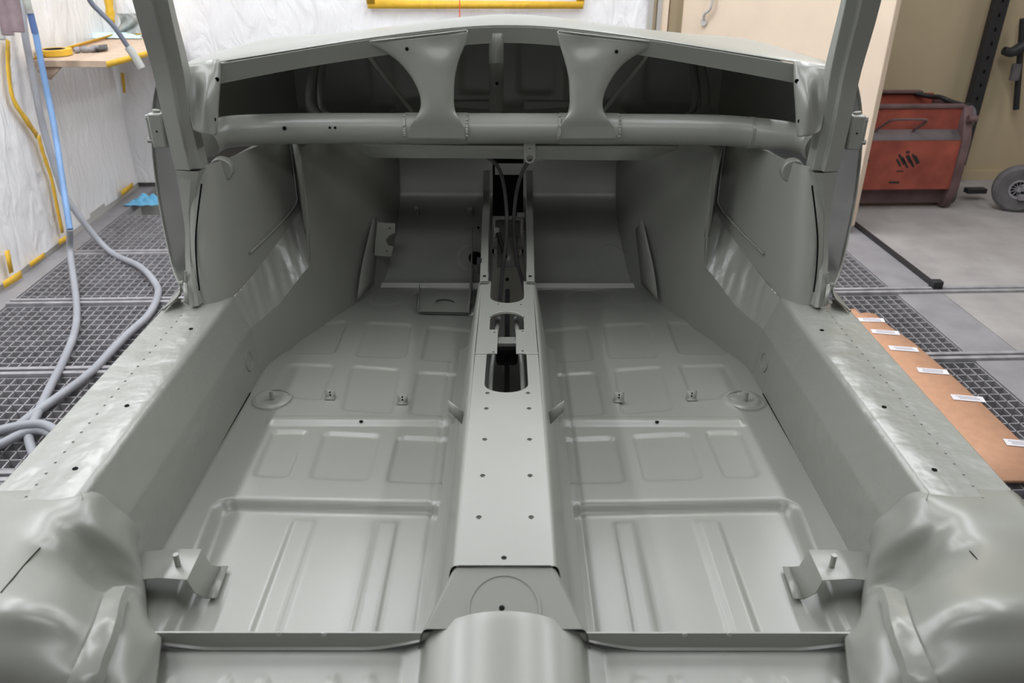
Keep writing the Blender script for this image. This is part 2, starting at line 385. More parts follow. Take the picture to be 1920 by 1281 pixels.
mk2 = MB(); tag(sheet('clear_film_bundle', [[rY(218+28*math.sin(j*.5)*.3+i*9, 25+j*5, YB-.09-.02*math.sin(i*2+j)) for i in range(5)] for j in range(8)], mat('grey_film', (.36, .38, .37), rough=.25), nu=3, nv=3, solid=.003), 'crumpled grey plastic film bundle against the wall above the corner shelf', 'plastic film')

# ------------------------------------------------------------------ hoses
h1 = [rX(40, -80, XL+.1), rX(44, 40, XL+.1), rX(60, 134, XL+.1), rX(80, 235, XL+.11), rX(110, 336, XL+.13), rX(129, 379, XL+.15)]
h1 += [atZ(x, y, .018) for x, y in ((200, 467), (262, 500), (291, 531), (296, 554), (278, 591), (235, 631), (174, 695), (117, 739), (60, 779), (0, 826), (-60, 870))]
tag(tube('air_hose', h1, .0155, HOSEG, n=6), 'dark upper grey hose hanging by the left wall and looping widest over the gratings', 'hose')
h2 = [rX(66, 60, XL+.19), rX(84, 151, XL+.19), rX(101, 235, XL+.21), rX(114, 319, XL+.25), rX(124, 386, XL+.29), rX(131, 430, XL+.31)]
t = thing('spray_hose', h2[0], 'light blue hose hanging down the left wall, turning grey over the gratings', 'hose')
tube('blue_section', h2, .0135, HOSEB, t)
tube('upper_fitting', [rX(45, -60, XL+.19), rX(50, 0, XL+.19), rX(56, 25, XL+.19)], .016, GREYP, t)
tube('blue_sleeve', [rX(55, 18, XL+.19), rX(60, 38, XL+.19), rX(66, 62, XL+.19)], .0145, mat('deep_blue_sleeve', (.1, .17, .38)), t)
tube('grey_section', [h2[-1], atZ(138, 500, .05)+V(0, 0, .06), atZ(143, 564, .018), atZ(141, 618, .018), atZ(121, 672, .018), atZ(93, 728, .018), atZ(66, 785, .016), atZ(54, 815, .016), atZ(60, 845, .016), atZ(75, 880, .016)], .0145, HOSEG, t)
lp = [atZ(x, y, .05) for x, y in ((-30, 815), (15, 803), (55, 796), (85, 797), (110, 815), (108, 850), (70, 880))]
tag(tube('air_hose', lp, .0145, HOSEG), 'short grey hose loop entering at the left picture edge, upper of the pair', 'hose')
lp = [atZ(x, y, .03) for x, y in ((-40, 850), (0, 834), (45, 812), (80, 808), (115, 830), (130, 870))]
tag(tube('air_hose', lp, .0145, HOSEG), 'short grey hose loop entering at the left picture edge, lower of the pair', 'hose')
hg = [rY(140, -60, 4.0), rY(168, 0, 4.0), rY(190, 25, 4.0), rY(214, 50, 4.0), rY(240, 88, 4.0), rY(254, 108, 4.0)]
t = thing('hanging_hose', hg[-1], 'grey rubber hose end hanging free in front of the corner shelf', 'hose')
tube('hose', hg, .0125, HOSED, t, taper=lambda u: .9); tube('coupling', [hg[-2], hg[-1], rY(266, 128, 4.0)], .018, GREYP, t)
for (xa, ya, xb, yb_, rr, m, red, lab) in [(1, -60, 1, 74, .02, GREYP, 0, 'grey hanging tube at the picture edge, leftmost of three'), (8, -60, 15, 66, .024, PINK, 1, 'pinkish grey hanging tube with red smudge, middle of three'), (27, -60, 34, 60, .026, PINK, 1, 'pinkish grey hanging tube with red smudge, rightmost of three')]:
    off = XL+.07 if rr < .021 else (XL+.17 if xb < 20 else XL+.28)
    pa, pb = rX(xa, ya, off), rX(xb, yb_, off)
    t = thing('hanging_tube', pb, lab, 'tube', 'tubes hanging at the upper left wall')
    MB().cyl(pa+V(0, 0, .3), pb, rr).out('tube_body', m, t)
    if red: MB().ring(pb+(pa-pb)*.62, pa-pb, rr-.002, rr+.001, .03).out('red_smudge', REDP, t)

# ------------------------------------------------------------------ board on the gratings
top = .026
pts = [(1612, 588), (1640, 588), (1668, 612), (1712, 642), (1780, 700), (1850, 765), (1925, 838), (1990, 900)]
rt = [atZ(x, y, top) for x, y in pts]; lf = [p*V(0, 1, 1)+V(1.28 if i else 1.56, 0, 0) for i, p in enumerate(rt)]
o = thing('hardboard_sheet', rt[0]-V(0, 0, top), 'long brown hardboard sheet lying on the gratings beside the right sill', 'board')
rows = [[r_, (r_+l_)/2, l_] for r_, l_ in zip(rt[1:], lf[1:])]
rows.insert(0, [rt[0]+V(.03, .01, 0), rt[0], lf[1]+V(.2, .05, 0)])
sheet('board', rows, BOARD, o, solid=.012, off=-1)
for i, (x, y) in enumerate([(1634, 600), (1660, 623), (1694, 654), (1749, 696), (1815, 747), (1918, 832)]):
    c = atZ(x, y, top+.0022); lb = MB().box(c, (.105, .036, .0012), np.array([(.985, -.17 if i else -.05, 0), (.17, .985, 0), (0, 0, 1)])).out('paper_label', PAPER, o)
    ln = MB()
    for k in (-.008, 0, .009): ln.box(c+V(.005*random.uniform(-1, 1), k, .001), (.07, .0025, .0006), np.array([(.985, -.17, 0), (.17, .985, 0), (0, 0, 1)]))
    ln.out('printed_lines', INK, lb)

# ------------------------------------------------------------------ red bin
bx1 = 2.81; bxf = 4.43
t = thing('waste_bin', R(1.9, bxf, 0), 'rust red steel tipping bin standing on the concrete behind the cream door', 'bin')
def rb(name, m, x0, x1, y0, y1, z0, z1, par=t, bev=.003):
    return MB().rbox((x0+x1)/2, (y0+y1)/2, (z0+z1)/2, x1-x0, y1-y0, z1-z0).out(name, m, par, bev=bev)
X0 = 1.55
rb('lower_panel', REDD, X0, 2.74, bxf+.06, bxf+.075, .025, .14)
fp = rb('front_panel', RED, X0, 2.76, bxf, bxf+.02, .125, .41)
mk('ledge', [R(X0, bxf, .41), R(2.76, bxf, .41), R(2.74, bxf+.07, .455), R(X0, bxf+.07, .455)], [(0, 1, 2, 3)], DUST, t, solid=.006)
rb('upper_panel', RED, X0, 2.76, bxf+.07, bxf+.085, .45, .575)
rb('top_rim', REDD, X0, 2.76, bxf+.06, bxf+.12, .575, .592)
rb('rear_panel', RED, X0, 2.74, bxf+.40, bxf+.42, .3, .60)
rb('rear_rim', REDD, X0, 2.66, bxf+.38, bxf+.43, .60, .615)
tube('crumpled_rim', [R(2.62, bxf+.40, .60), R(2.68, bxf+.33, .592), R(2.70, bxf+.26, .60), R(2.74, bxf+.2, .585), R(2.77, bxf+.12, .58)], .014, DSTEEL, t)
sd = [R(2.76, bxf-.015, .13), R(2.76, bxf-.015, .41), R(2.76, bxf+.05, .585), R(2.76, bxf+.40, .57), R(2.76, bxf+.42, .08), R(2.76, bxf+.1, 0.0), R(2.76, bxf+.03, 0.01)]
mk('side_panel', sd, [tuple(range(7))], REDD, t, solid=.05, off=0, bev=.004)
tube('handle', [R(2.25, bxf+.05, .455), R(2.29, bxf-.01, .52), R(2.33, bxf-.015, .53), R(2.46, bxf-.015, .53), R(2.5, bxf-.01, .52), R(2.47, bxf+.05, .455)], .007, REDD, t, n=4)
MB().cyl(R(2.785, bxf+.12, .07), R(2.83, bxf+.12, .07), .065).out('wheel', TYRE, t)
MB().cyl(R(2.79, bxf+.17, .50), R(2.85, bxf+.17, .50), .07).out('hinge_roller', TYRE, t)
MB().cyl(R(2.74, bxf-.0, .53), R(2.79, bxf-.0, .53), .018).out('pivot_bolt', REDD, t)
MB().rbox(2.84, bxf+.2, .53, .05, .05, .09).out('catch', DSTEEL, t)
sc_ = MB()
random.seed(3)
for k in range(9):
    cx = 2.40+k*.013; cz_ = .285+.010*math.sin(k*2)
    sc_.box(R(cx, bxf-.002, cz_+.01*(k % 3)), (.011, .002, .05+.02*(k % 2)), np.array([RXV*.8+V(0, 0, .6), -RYV, V(0, 0, .8)-RXV*.6]))
sc_.out('black_scrawl', DSTEEL, fp)
for q_ in (((2.2, .30), (.05, .018)), ((2.44, .345), (.02, .013)), ((2.42, .235), (.04, .005)), ((2.4, .17), (.06, .010))):
    MB().box(R(q_[0][0], bxf-.002, q_[0][1]), (q_[1][0], .002, q_[1][1]), np.array([RXV, RYV, (0, 0, 1)])).out('black_smear', DSTEEL, fp)

# ------------------------------------------------------------------ black post, tool, wheel at right
pa = rY(1822, 205, YB-.08); pb = rY(1884, -30, YB-.08); pa[2] -= .35
dpx = (pb-pa)/np.linalg.norm(pb-pa)
t = thing('perforated_post', pa, 'tall black perforated steel post standing against the mustard wall', 'post')
MB().box((pa+pb)/2+dpx*.3, (.085, .05, np.linalg.norm(pb-pa)+.6), np.array([RXV, RYV, dpx])).out('post_body', DSTEEL, t, bev=.003)
for k in range(14):
    MB().box(pa+dpx*(.42+.08*k)-RYV*.026, (.012, .003, .02), np.array([RXV, RYV, dpx])).out('slot', HOLE, t)
t = thing('clamp_tool', rY(1900, 100, YB-.1), 'dark steel clamp tool hanging on the mustard wall at the right edge', 'tool')
D = YB-.06
MB().cyl(rY(1918, 35, D), rY(1905, 205, D), .018).out('bar', DSTEEL, t)
tube('jaw', [rY(1882, 95, D-.02), rY(1895, 98, D-.02), rY(1910, 92, D-.02), rY(1930, 80, D-.02)], .03, DSTEEL, t, taper=lambda u: .8+.5*u)
MB().cyl(rY(1907, 120, D-.01), rY(1901, 150, D-.01), .028).out('sleeve', TYRE, t)
# wheel
wc = R(3.13, 4.4, .135)
t = thing('trolley', wc*V(1, 1, 0), 'trolley wheel with spoked hub and forked frame at the right edge', 'trolley')
ax_ = -RYV*.93+RXV*-.36
wh = MB()
prof = [(.052, .022), (.095, .03), (.12, .032), (.135, .02), (.137, 0), (.135, -.02), (.12, -.032), (.095, -.03), (.052, -.022)]
d = ax_/np.linalg.norm(ax_); u = np.cross(d, (0, 0, 1)); u /= np.linalg.norm(u); v = np.cross(d, u); N = 36
vs = [wc+(u*math.cos(2*PI*i/N)+v*math.sin(2*PI*i/N))*r_+d*h_ for r_, h_ in prof for i in range(N)]
fs = [(k*N+i, k*N+(i+1) % N, (k+1)*N+(i+1) % N, (k+1)*N+i) for k in range(len(prof)-1) for i in range(N)]
wo = mk('wheel', vs, fs, TYRE, t)
MB().ring(wc+d*.012, d, .045, .056, .03).out('rim', KERB, wo)
MB().cyl(wc-d*.005, wc+d*.0, .05).out('hub_backing', HOLE, wo)
MB().cyl(wc-d*.02, wc+d*.035, .014).out('hub', KERB, wo)
for k in range(12):
    tt = 2*PI*k/12; e = (u*math.cos(tt)+v*math.sin(tt)); MB().cyl(wc+d*.008+e*.012, wc+d*.008+e*.05, .0035, n=8).out('spoke', KERB, wo)
for k, dz in enumerate((.0, -.055)):
    MB().rbox(3.3, 4.36-.0, .15+dz, .36, .03, .035).out('fork_bar', KERB, t, bev=.003)
MB().rbox(3.02, 4.62, .06, .12, .05, .03).out('axle_stub', DSTEEL, t, bev=.003)

# ================================================================== THE CAR BODY
car = thing('car_body', (0, 1.5, .3), 'bare car body shell in satin grey-green paint with stripped open floor', 'car body')
ZF, ZS, ZT = .52, .712, .705
# ---- floor pan as a fine pressed grid
def sdpoly(X, Y, poly):
    d = np.full(X.shape, 1e9); s = np.ones(X.shape); n = len(poly)
    for i in range(n):
        ax, ay = poly[i]; bx, by = poly[(i+1) % n]; ex, ey = bx-ax, by-ay; wx, wy = X-ax, Y-ay
        t = np.clip((wx*ex+wy*ey)/(ex*ex+ey*ey), 0, 1); d = np.minimum(d, (wx-ex*t)**2+(wy-ey*t)**2)
        c1 = Y >= ay; c2 = Y < by; c3 = ex*wy > ey*wx
        fl_ = (c1 & c2 & c3) | (~c1 & ~c2 & ~c3); s = np.where(fl_, -s, s)
    return s*np.sqrt(d)
def F(px, py, z=ZF): p = atZ(px, py, z); return (p[0], p[1])
def inset(poly, r):
    c = np.mean(poly, 0); o = []
    for p in poly:
        v = np.array(p)-c; o.append(tuple(c+np.sign(v)*np.maximum(np.abs(v)-r, .002)))
    return o
def sstep(x): x = np.clip(x, 0, 1); return x*x*(3-2*x)
NX, NY = 300, 330
gx = np.linspace(-.605, .605, NX); gy = np.linspace(.70, 2.20, NY); GXX, GYY = np.meshgrid(gx, gy)
AX = -np.abs(GXX)
Zf = np.zeros_like(GXX)
panels = [[(570, 610), (652, 602), (628, 662), (535, 662)], [(689, 604), (772, 608), (760, 670), (666, 668)], [(803, 612), (884, 618), (878, 678), (789, 675)],
          [(540, 682), (628, 684), (602, 748), (505, 742)], [(660, 686), (750, 691), (735, 774), (640, 768)], [(783, 697), (876, 701), (870, 780), (766, 776)],
          [(512, 808), (577, 808), (540, 894), (474, 892)], [(608, 811), (713, 815), (690, 900), (580, 896)], [(745, 819), (856, 822), (850, 905), (724, 903)]]
for q in panels:
    pl = [F(*p) for p in q]; r = .014
    s = sdpoly(AX, GYY, inset(pl, r))-r
    Zf -= .0052*sstep((.004-s)/.009)
# rear footwell recess
pl = [F(408, 934), F(838, 942), F(800, 1200), F(265, 1200)]; pl = [(pl[0][0]+.0, pl[0][1]), pl[1], (pl[1][0]+.0, .66), (-.515, .66), (-.515, .95)]
rec = sdpoly(AX, GYY, inset(pl, .03))-.03
rc = sstep((.004-rec)/.022)
Zf -= .02*rc
for (xa, xb) in ((-.385, -.345), (-.232, -.196)):
    ridge = sstep((AX-(xa-.006))/.012)*sstep(((xb+.006)-AX)/.012)
    Zf += .005*ridge*sstep((-.03-rec)/.01)
# transverse ridge
y_r = F(677, 790)[1]
Zf += .008*sstep((.02-np.abs(GYY-y_r))/.014)*sstep((AX+.515)/.02)*sstep((-.10-AX)/.02)
# side channel by tunnel
Zf -= .004*sstep((.008-np.abs(AX+.137))/.01)*sstep((1.75-GYY)/.04)
# pads with dimples round the studs
for (px, py) in ((512, 748),):
    c = F(px, py); rr = np.hypot(AX-c[0], GYY-c[1]); Zf += .006*sstep((.045-rr)/.006)-.004*sstep((.03-rr)/.008)
    rr2 = np.hypot(AX-(c[0]+.02), GYY-c[1]-.005)
# round embossed pads at front
for (px, py, r_) in ((805, 560, .06), (725, 560, .05)):
    c = F(px, py); rr = np.hypot(AX-c[0], GYY-c[1]); Zf += .002*sstep((r_-rr)/.006)
rng = np.random.RandomState(1)
vs = np.stack([GXX, GYY, ZF+Zf], -1).reshape(-1, 3)
diag = lambda y: np.interp(y, [1.69, 1.846, 1.965, 2.17, 2.2], [-.605, -.545, -.485, -.385, -.37])
fs = []
for j in range(NY-1):
    lim = diag(gy[j])
    for i in range(NX-1):
        xm = (gx[i]+gx[i+1])/2
        if abs(xm) < .05 and gy[j] > .9: continue      # open under the tunnel
        if -abs(xm) < lim: continue
        fs.append((j*NX+i, j*NX+i+1, (j+1)*NX+i+1, (j+1)*NX+i))
floor_pan = mk('floor_pan', vs, fs, PAINT, car, ang=180)
def zfl(x, y):
    i = int(np.clip(round((x+.605)/1.21*(NX-1)), 0, NX-1)); j = int(np.clip(round((y-.7)/1.5*(NY-1)), 0, NY-1)); return ZF+Zf[j, i]
def hole_disc(p, n, r, parent, m=HOLE, name='bolt_hole', sy=1): return MB().cyl(np.array(p)-np.array(n)*.001, np.array(p)+np.array(n)*.0008, r, n=14).out(name, m, parent)
for (px, py) in ((677, 789), (1232, 790)):
    p = atZ(px, py, ZF+.008); hole_disc((p[0], p[1], zfl(p[0], p[1])+.0006), (0, 0, 1), .004, floor_pan)
# black seam between floor and sill wall, flange bead at floor front
def seam(S, k):
    tube('seam', [S((-.583, .80, ZF+.002)), S((-.583, 1.2, ZF+.002)), S((-.580, 1.55, ZF+.002))], .0011, HOLE, floor_pan, seg=6)
both(seam)

# ---- sills
def sill(S, k):
    sec = [(-.775, .40), (-.772, .60), (-.764, ZS-.009), (-.760, ZS-.006), (-.703, ZS-.006), (-.700, ZS+.003), (-.66, ZS+.005), (-.629, ZS+.004), (-.622, ZS+.001), (-.6175, ZS-.005), (-.5905, .644), (-.588, .636), (-.581, ZF), (-.580, ZF-.02)]
    rows = []
    for Y_ in np.linspace(.60, 1.66, 40):
        r = []
        for i, (x, z) in enumerate(sec):
            r.append(S((x, Y_, z)))
        rows.append(r)
    o = sheet('sill', rows, PAINTD, car, ang=35, wn=True)
    for (px, py) in ((358, 617), (238, 761), (141, 879)):
        p = S(atZ(px, py, ZS+.005)); hole_disc(p, (0, 0, 1), .0042, o)
    for (px, py) in ((405, 818), (295, 997)):
        p = S(atX(px, py, -.5845)); hole_disc(p, (k, 0, .16), .0045, o)
    # spot welds beside the step
    for Y_ in np.arange(.82, 1.6, .028): MB().cyl(S((-.6995, Y_, ZS-.002)), S((-.6995, Y_, ZS+.0048)), .003, n=8, r2=.0018).out('spot_weld', PAINT, o)
    # round plug in the sill side
    p = S(atX(466, 676, -.586)); g = MB(); g.ring(p+V(k*.001, 0, 0), (k, 0, .1), .019, .024, .004); g.out('plug_rim', PAINT, o)
    MB().cyl(p-V(k*.008, 0, 0), p+V(k*.001, 0, 0), .017).out('rubber_plug', PAINT, o)
both(sill)

# ---- footwell side panel A (goes to the floor), pleated strip, inner panel B with column
plA = [(-.589, 1.640, .64), (-.576, 1.69, .640), (-.551, 1.75, .65), (-.528, 1.82, .672), (-.50, 1.872, .70), (-.4935, 1.889, .778)]
def side(S, k):
    top_z = .995
    rows = []
    colsA = [(x, y, z) for x, y, z in plA]
    colsA[-1] = (-.492, 1.892, top_z)
    colsA += [(-.463, 1.965, top_z), (-.41, 2.08, top_z), (-.363, 2.17, top_z), (-.335, 2.30, top_z), (-.33, 2.40, top_z)]
    flA = [(-.580, 1.64), (-.575, 1.69), (-.552, 1.75), (-.532, 1.82), (-.508, 1.872), (-.497, 1.892), (-.463, 1.965), (-.41, 2.08), (-.363, 2.17), (-.335, 2.3), (-.33, 2.4)]
    n = 14
    for j in range(n+1):
        r = []
        for (x, y, z), (fx, fy) in zip(colsA, flA):
            t_ = j/n; r.append(S((fx+(x-fx)*t_, fy+(y-fy)*t_, ZF-.01+(z-ZF+.01)*t_)))
        rows.append(r)
    o = sheet('footwell_side_panel', rows, PAINT, car, ang=30)
    p = S(hit(584, 600, (.93, -.37, 0), V(.93, -.37, 0)@V(-.53, 1.82, 0)))
    hole_disc(p, (k*.93, -.37, 0), .0045, o)
    # pleated strip
    up = [(-.620, 1.650, ZS), (-.607, 1.70, .722), (-.592, 1.78, .738), (-.575, 1.86, .758), (-.556, 1.93, .782), (-.535, 1.985, .81)]
    nn = 9; rows = []
    for j in range(nn+1):
        t_ = j/nn; rows.append([S(np.array(a_)*(1-t_)+np.array(b_)*t_) for a_, b_ in zip(plA, up)])
    def dp(p):
        q = p*V(k, 1, 1); a_ = noise.noise(Vector((q[0]*55+q[1]*30, q[1]*9-q[0]*12, q[2]*4)))
        e = min(1, max(0, (q[1]-1.66)/.05)); return p+V(k*.003*a_*e, 0, .004*a_*e)
    sheet('pleated_corner_panel', rows, PAINTD, car, nu=10, nv=3, disp=dp, ang=60)
    # column + B
    plan = [(-.705, 1.66), (-.702, 1.618), (-.680, 1.598), (-.655, 1.603), (-.636, 1.622), (-.622, 1.655), (-.608, 1.71), (-.592, 1.78), (-.575, 1.86), (-.556, 1.93), (-.535, 1.99)]
    bz = [ZS-.01, ZS-.01, ZS-.01, ZS-.01, ZS-.01, ZS, .722, .738, .758, .782, .81]
    rows = []
    for j in range(15):
        t_ = j/14; r = []
        for i, ((x, y), z0) in enumerate(zip(plan, bz)):
            z = z0+(1.004-z0)*t_
            sh_ = -.02*t_ if i < 6 else -.02*t_*(1-(i-5)/6)
            wide = 0   # column flares into the tube
            r.append(S((x+sh_*0+wide*.3, y+(.09*t_ if i < 6 else .09*t_*(1-(i-5)/6))+wide, z)))
        rows.append(r)
    B_ = sheet('inner_side_panel', rows, PAINT, car, nu=4, ang=40)
    # recessed rectangle frame on B
    def onB(t_, z): # t along B
        i = 6+t_*4; a0 = plan[int(min(i, 9))]; a1 = plan[int(min(i, 9))+1]; f_ = i-int(min(i, 9)); x = a0[0]+(a1[0]-a0[0])*f_; y = a0[1]+(a1[1]-a0[1])*f_
        tz = (z-.75)/.28; sh = .09*tz*(1-(i-5)/6); return S((x+.004, y+sh-.002, z))
    tube('panel_bead', [onB(.1, .785), onB(.5, .80), onB(.88, .83), onB(.92, .87), onB(.9, .98)], .0025, PAINT, B_, seg=8)
    # box edge flange between A and B
    fr_ = [[S((-.492, 1.892, z)), S((-.508, 1.905, z)), S((-.537, 1.99, z+.02))] for z in np.linspace(.775, 1.0, 8)]
    sheet('wheel_arch_flange', fr_, PAINT, car, solid=.0015, ang=30)
    # lamp-like dimple with ear by the tube end
    c_ = atY(413, 318, 1.70); c_ = S(c_)
    c_ = S(atY(413, 318, 1.735)); e = MB(); e.cyl(c_+V(0, .02, 0), c_+V(k*.002, -.004, 0), .026, n=30, r2=.025); ear = e.out('mounting_ear', PAINT, B_, bev=.003)
    hole_disc(c_+V(k*.002, -.0048, 0), (k*.1, -.99, 0), .006, ear, m=GREYP if k > 0 else PAINT)
    # curved gusset at toe
    g = [[S(atZ(722, 375, .76)+V(-.012, -.02, 0)), S(atZ(716, 378, .76)+V(-.012, -.05, 0))],
         [S((-.365, 2.17, .70)), S((-.385, 2.10, .70))], [S((-.375, 2.13, .62)), S((-.405, 2.055, .62))], [S((-.385, 2.11, .55)), S((-.418, 2.02, .54))]]
    sheet('toe_gusset', g, PAINT, car, nu=2, nv=4, solid=.002)
both(side)

# ---- toe boards, firewall
crz, crY = .726, 2.376
def toe(S, k):
    sec = [(2.150, ZF+.002), (2.158, ZF+.014), (2.168, ZF+.014), (2.176, ZF+.02), (2.21, .56), (crY-.01, crz-.012), (crY, crz), (crY+.008, crz+.014), (crY+.05, .90), (crY+.07, 1.0)]
    xo = [-.40]*10
    rows = []
    for (y, z), xx in zip(sec, xo):
        rows.append([S((xx+(-.047-xx)*t_, y, z)) for t_ in np.linspace(0, 1, 9)])
    o = sheet('toe_board', rows, PAINT, car, ang=50)
    return o
both(toe)
def on_toe(px, py, d=0):
    n = V(0, -(crz-.56), (crY-2.21)); n /= np.linalg.norm(n); return hit(px, py, n, n@V(0, 2.21, .56)+d), n
toeparts = [o for o in car.children if o.name.startswith('toe_board')]
TL, TR = toeparts[0], toeparts[1]
nT = on_toe(780, 400)[1]
def onring(px, py, r, w_, par, h=.003, name='pressed_ring'):
    p, n = on_toe(px, py, .0); return MB().ring(p, n, r-w_, r, h).out(name, PAINT, par)
onring(1144, 483, .044, .003, TR); onring(884, 484, .046, .012, TL, .004)
p, n = on_toe(892, 484, .001); MB().cyl(p, p+n*.002, .021).out('round_hole', HOLE, TL)
for (x, y) in ((783, 400), (882, 402)):
    p, n = on_toe(x, y, 0); b_ = MB(); b_.cyl(p, p+n*.012, .008, n=6); b_.box(p+V(-.002, 0, .012), (.014, .006, .022)); b_.out('fixing_nut', PAINT, TL)
p, n = on_toe(897, 427, .001); hole_disc(p, n, .004, TL)
# upper firewall disc, grommet
fy = 2.43
pd = atY(780, 314, fy); MB().cyl(pd, pd-V(0, .004, 0), .027, n=36).out('lit_hole_disc', GREYP, TL)  # pale disc, its colour stands for light coming through an open hole
pd = atY(741, 304, fy); MB().ring(pd, (0, 1, 0), .006, .012, .008).out('grommet', BLACK, TL)
pd = atY(757, 303, fy); MB().cyl(pd, pd-V(0, .01, 0), .004, n=12).out('screw', GREYP, TL)
# tunnel front channel flanges
tunnel = thing('transmission_tunnel', (0, 1.5, ZF), None, None); tunnel.parent = car; tunnel.location = Vector((0, 1.5, ZF))-Vector((0, 1.5, .3))
for kk in ('label', 'category'):
    if kk in tunnel: del tunnel[kk]
# tunnel top plate with openings (plane z=ZT)
def T(px, py, z=ZT): p = atZ(px, py, z); return (p[0], p[1])
hw = .061
yend = T(947, 1062)[1]; yfr = T(957, 528)[1]
def U(pts): return [T(*p) for p in pts]
def half_open(x0, x1, ya, yb_, r=.02): pass
# opening 1: open notch at the front, rounded near end
o1y = T(957, 569)[1]; hw1 = .039
nA = [(-hw1, yfr+.0)]+[(-hw1, o1y+.035)]+[(-hw1+ .0+ (hw1)*(1-math.cos(t_)), o1y+.035-.035*math.sin(t_)) for t_ in np.linspace(.2, PI/2, 6)]
nA = nA+[(-x, y) for x, y in nA[::-1]]
outl = [(-hw, yfr), *nA, (hw, yfr), (hw*1.0, T(957, 620)[1]), (hw+.002, T(957, 700)[1]), (hw+.003, yend), (-hw-.003, yend), (-hw-.002, T(957, 700)[1]), (-hw, T(957, 620)[1])]
y2f, y2n = T(957, 588)[1], T(957, 619)[1]; y3f, y3n = T(957, 664)[1], T(957, 737)[1]; hw2 = .0365; hs = .019
dk = []
dk += [(-hs, y2n), (-hw2, y2n), (-hw2, y2f-.03)] + [(hw2*math.sin(t_), y2f-.03+.03*math.cos(t_)) for t_ in np.linspace(-1.3, 1.3, 11)] + [(hw2, y2f-.03), (hw2, y2n), (hs, y2n), (hs, y3f), (hw2+.003, y3f), (hw2+.004, y3n+.03)]
dk += [(( hw2+.004)*math.cos(t_), y3n+.03-.03*math.sin(t_)) for t_ in np.linspace(.25, PI-.25, 11)] + [(-hw2-.004, y3n+.03), (-hw2-.003, y3f), (-hs, y3f)]
holes = [dk]
for (x, y) in [(914, 738), (912, 767), (990, 738), (992, 767), (909, 825), (993, 825), (905, 893), (994, 893), (898, 971), (996, 971)]:
    c = T(x, y); holes.append(circ(c[0], c[1], .0042, 14))
for (x, y) in [(934, 571), (977, 572), (927, 624), (980, 622), (925, 661), (980, 659), (945, 1047)]:
    c = T(x, y); holes.append(circ(c[0], c[1], .0025 if y < 1000 else .004, 10))
tp = plate('tunnel_top', outl, holes, V(0, 0, ZT), (1, 0, 0), (0, 1, 0), .002, PAINT, tunnel)
for (x, y) in [(914, 738), (912, 767), (990, 738), (992, 767), (909, 825), (993, 825), (905, 893), (994, 893), (898, 971), (996, 971)]:
    c = T(x, y); MB().ring((c[0], c[1], ZT-.003), (0, 0, 1), .0022, .0048, .003, n=16).out('captive_nut', PAINT, tp)
def tside(S, k):
    rows = []
    for y in np.linspace(yend, yfr, 30):
        r = hw+.003*min(1, max(0, (1.75-y)/.3))
        rows.append([S((-r+.0005, y, ZT+.001)), S((-r-.003, y, ZT+.0002)), S((-r-.006, y, ZT-.0025)), S((-r-.008, y, ZT-.007)), S((-r-.0095, y, ZT-.014)), S((-r-.036, y, ZF+.016)), S((-r-.040, y, ZF+.008)), S((-r-.046, y, ZF+.004)), S((-r-.058, y, ZF-.001))])
    o = sheet('tunnel_side', rows, PAINT, tunnel, ang=60)
    # inner wall of the channel
    # tab on the tunnel side
    p = S((-.078, T(957, 742)[1], ZT-.035)); mk('side_tab', [p, p+V(-k*.028, .012, .018), p+V(-k*.028, .012, -.006), p+V(0, 0, -.03)], [(0, 1, 2, 3)], PAINT, tunnel, solid=.0015)
both(tside)
# raised edge at y 690 (upper layer overlap) and lip round opening 2
MB().box((-.05, T(957, 664)[1]-.001, ZT+.0015), (.026, .006, .002)).out('overlap_edge', PAINT, tp, bev=.0008)
MB().box((.05, T(957, 664)[1]-.001, ZT+.0015), (.026, .006, .002)).out('overlap_edge', PAINT, tp, bev=.0008)
ly = [(hw2*1.02*math.sin(t_), y2f-.03+.034*math.cos(t_), ZT+.002) for t_ in np.linspace(-1.35, 1.35, 13)]
tube('opening_lip', ly, .0022, PAINT, tp, n=2, seg=8)
# under-tunnel innards: bottom, darker rods
MB().box((0, 1.8, ZF-.07), (.16, 1.8, .004)).out('tunnel_floor', PAINT, tunnel)
for s in (-1, 1):
    tube('brake_pipe', [(s*.02, T(957, 560)[1], ZT-.05), (s*.024, T(957, 600)[1], ZT-.03), (s*.032, T(957, 640)[1], ZT-.06), (s*.036, T(957, 740)[1], ZT-.1)], .0055, PAINT, tunnel)
tube('control_rod', [(-.0, 1.95, .60), (0, 1.7, .58), (0, 1.2, .57)], .006, BLACK, tunnel)
MB().box((0, 1.64, .58), (.05, .07, .04)).out('coupling_block', BLACK, tunnel, bev=.008)
MB().box((0, T(957, 606)[1], ZT-.045), (.07, .03, .01)).out('cross_plate', PAINT, tunnel, bev=.002)
# front channel rising up the toe board
def chan(S, k):
    ps = [S(V(-.046, 1.745, ZT+.004)), S(V(-.049, 1.95, ZT+.03)), S(V(-.052, 2.18, ZT+.066)), S(V(-.054, 2.33, ZT+.09)), S(V(-.055, 2.41, ZT+.10))]
    pc = cat(ps, 5)
    rows = [[p+V(k*.0, 0, -.16 if i < 12 else -.12), p, p+V(-k*.019, 0, 0), p+V(-k*.026, 0.002, -.15)] for i, p in enumerate(pc)]
    o = sheet('tunnel_channel', rows, PAINT, tunnel, ang=30, bev=.0015)
    p = S(V(-.055, 1.775, ZT+.0075)); bl = MB().box(p, (.019, .055, .003)).out('end_tab', PAINTD, o, bev=.001)
    hole_disc(p+V(0, 0, .002), (0, 0, 1), .004, bl)
    if k > 0: MB().box(S(V(-.070, 1.86, ZT+.004)), (.012, .03, .03)).out('black_clip', BLACK, o)
both(chan)
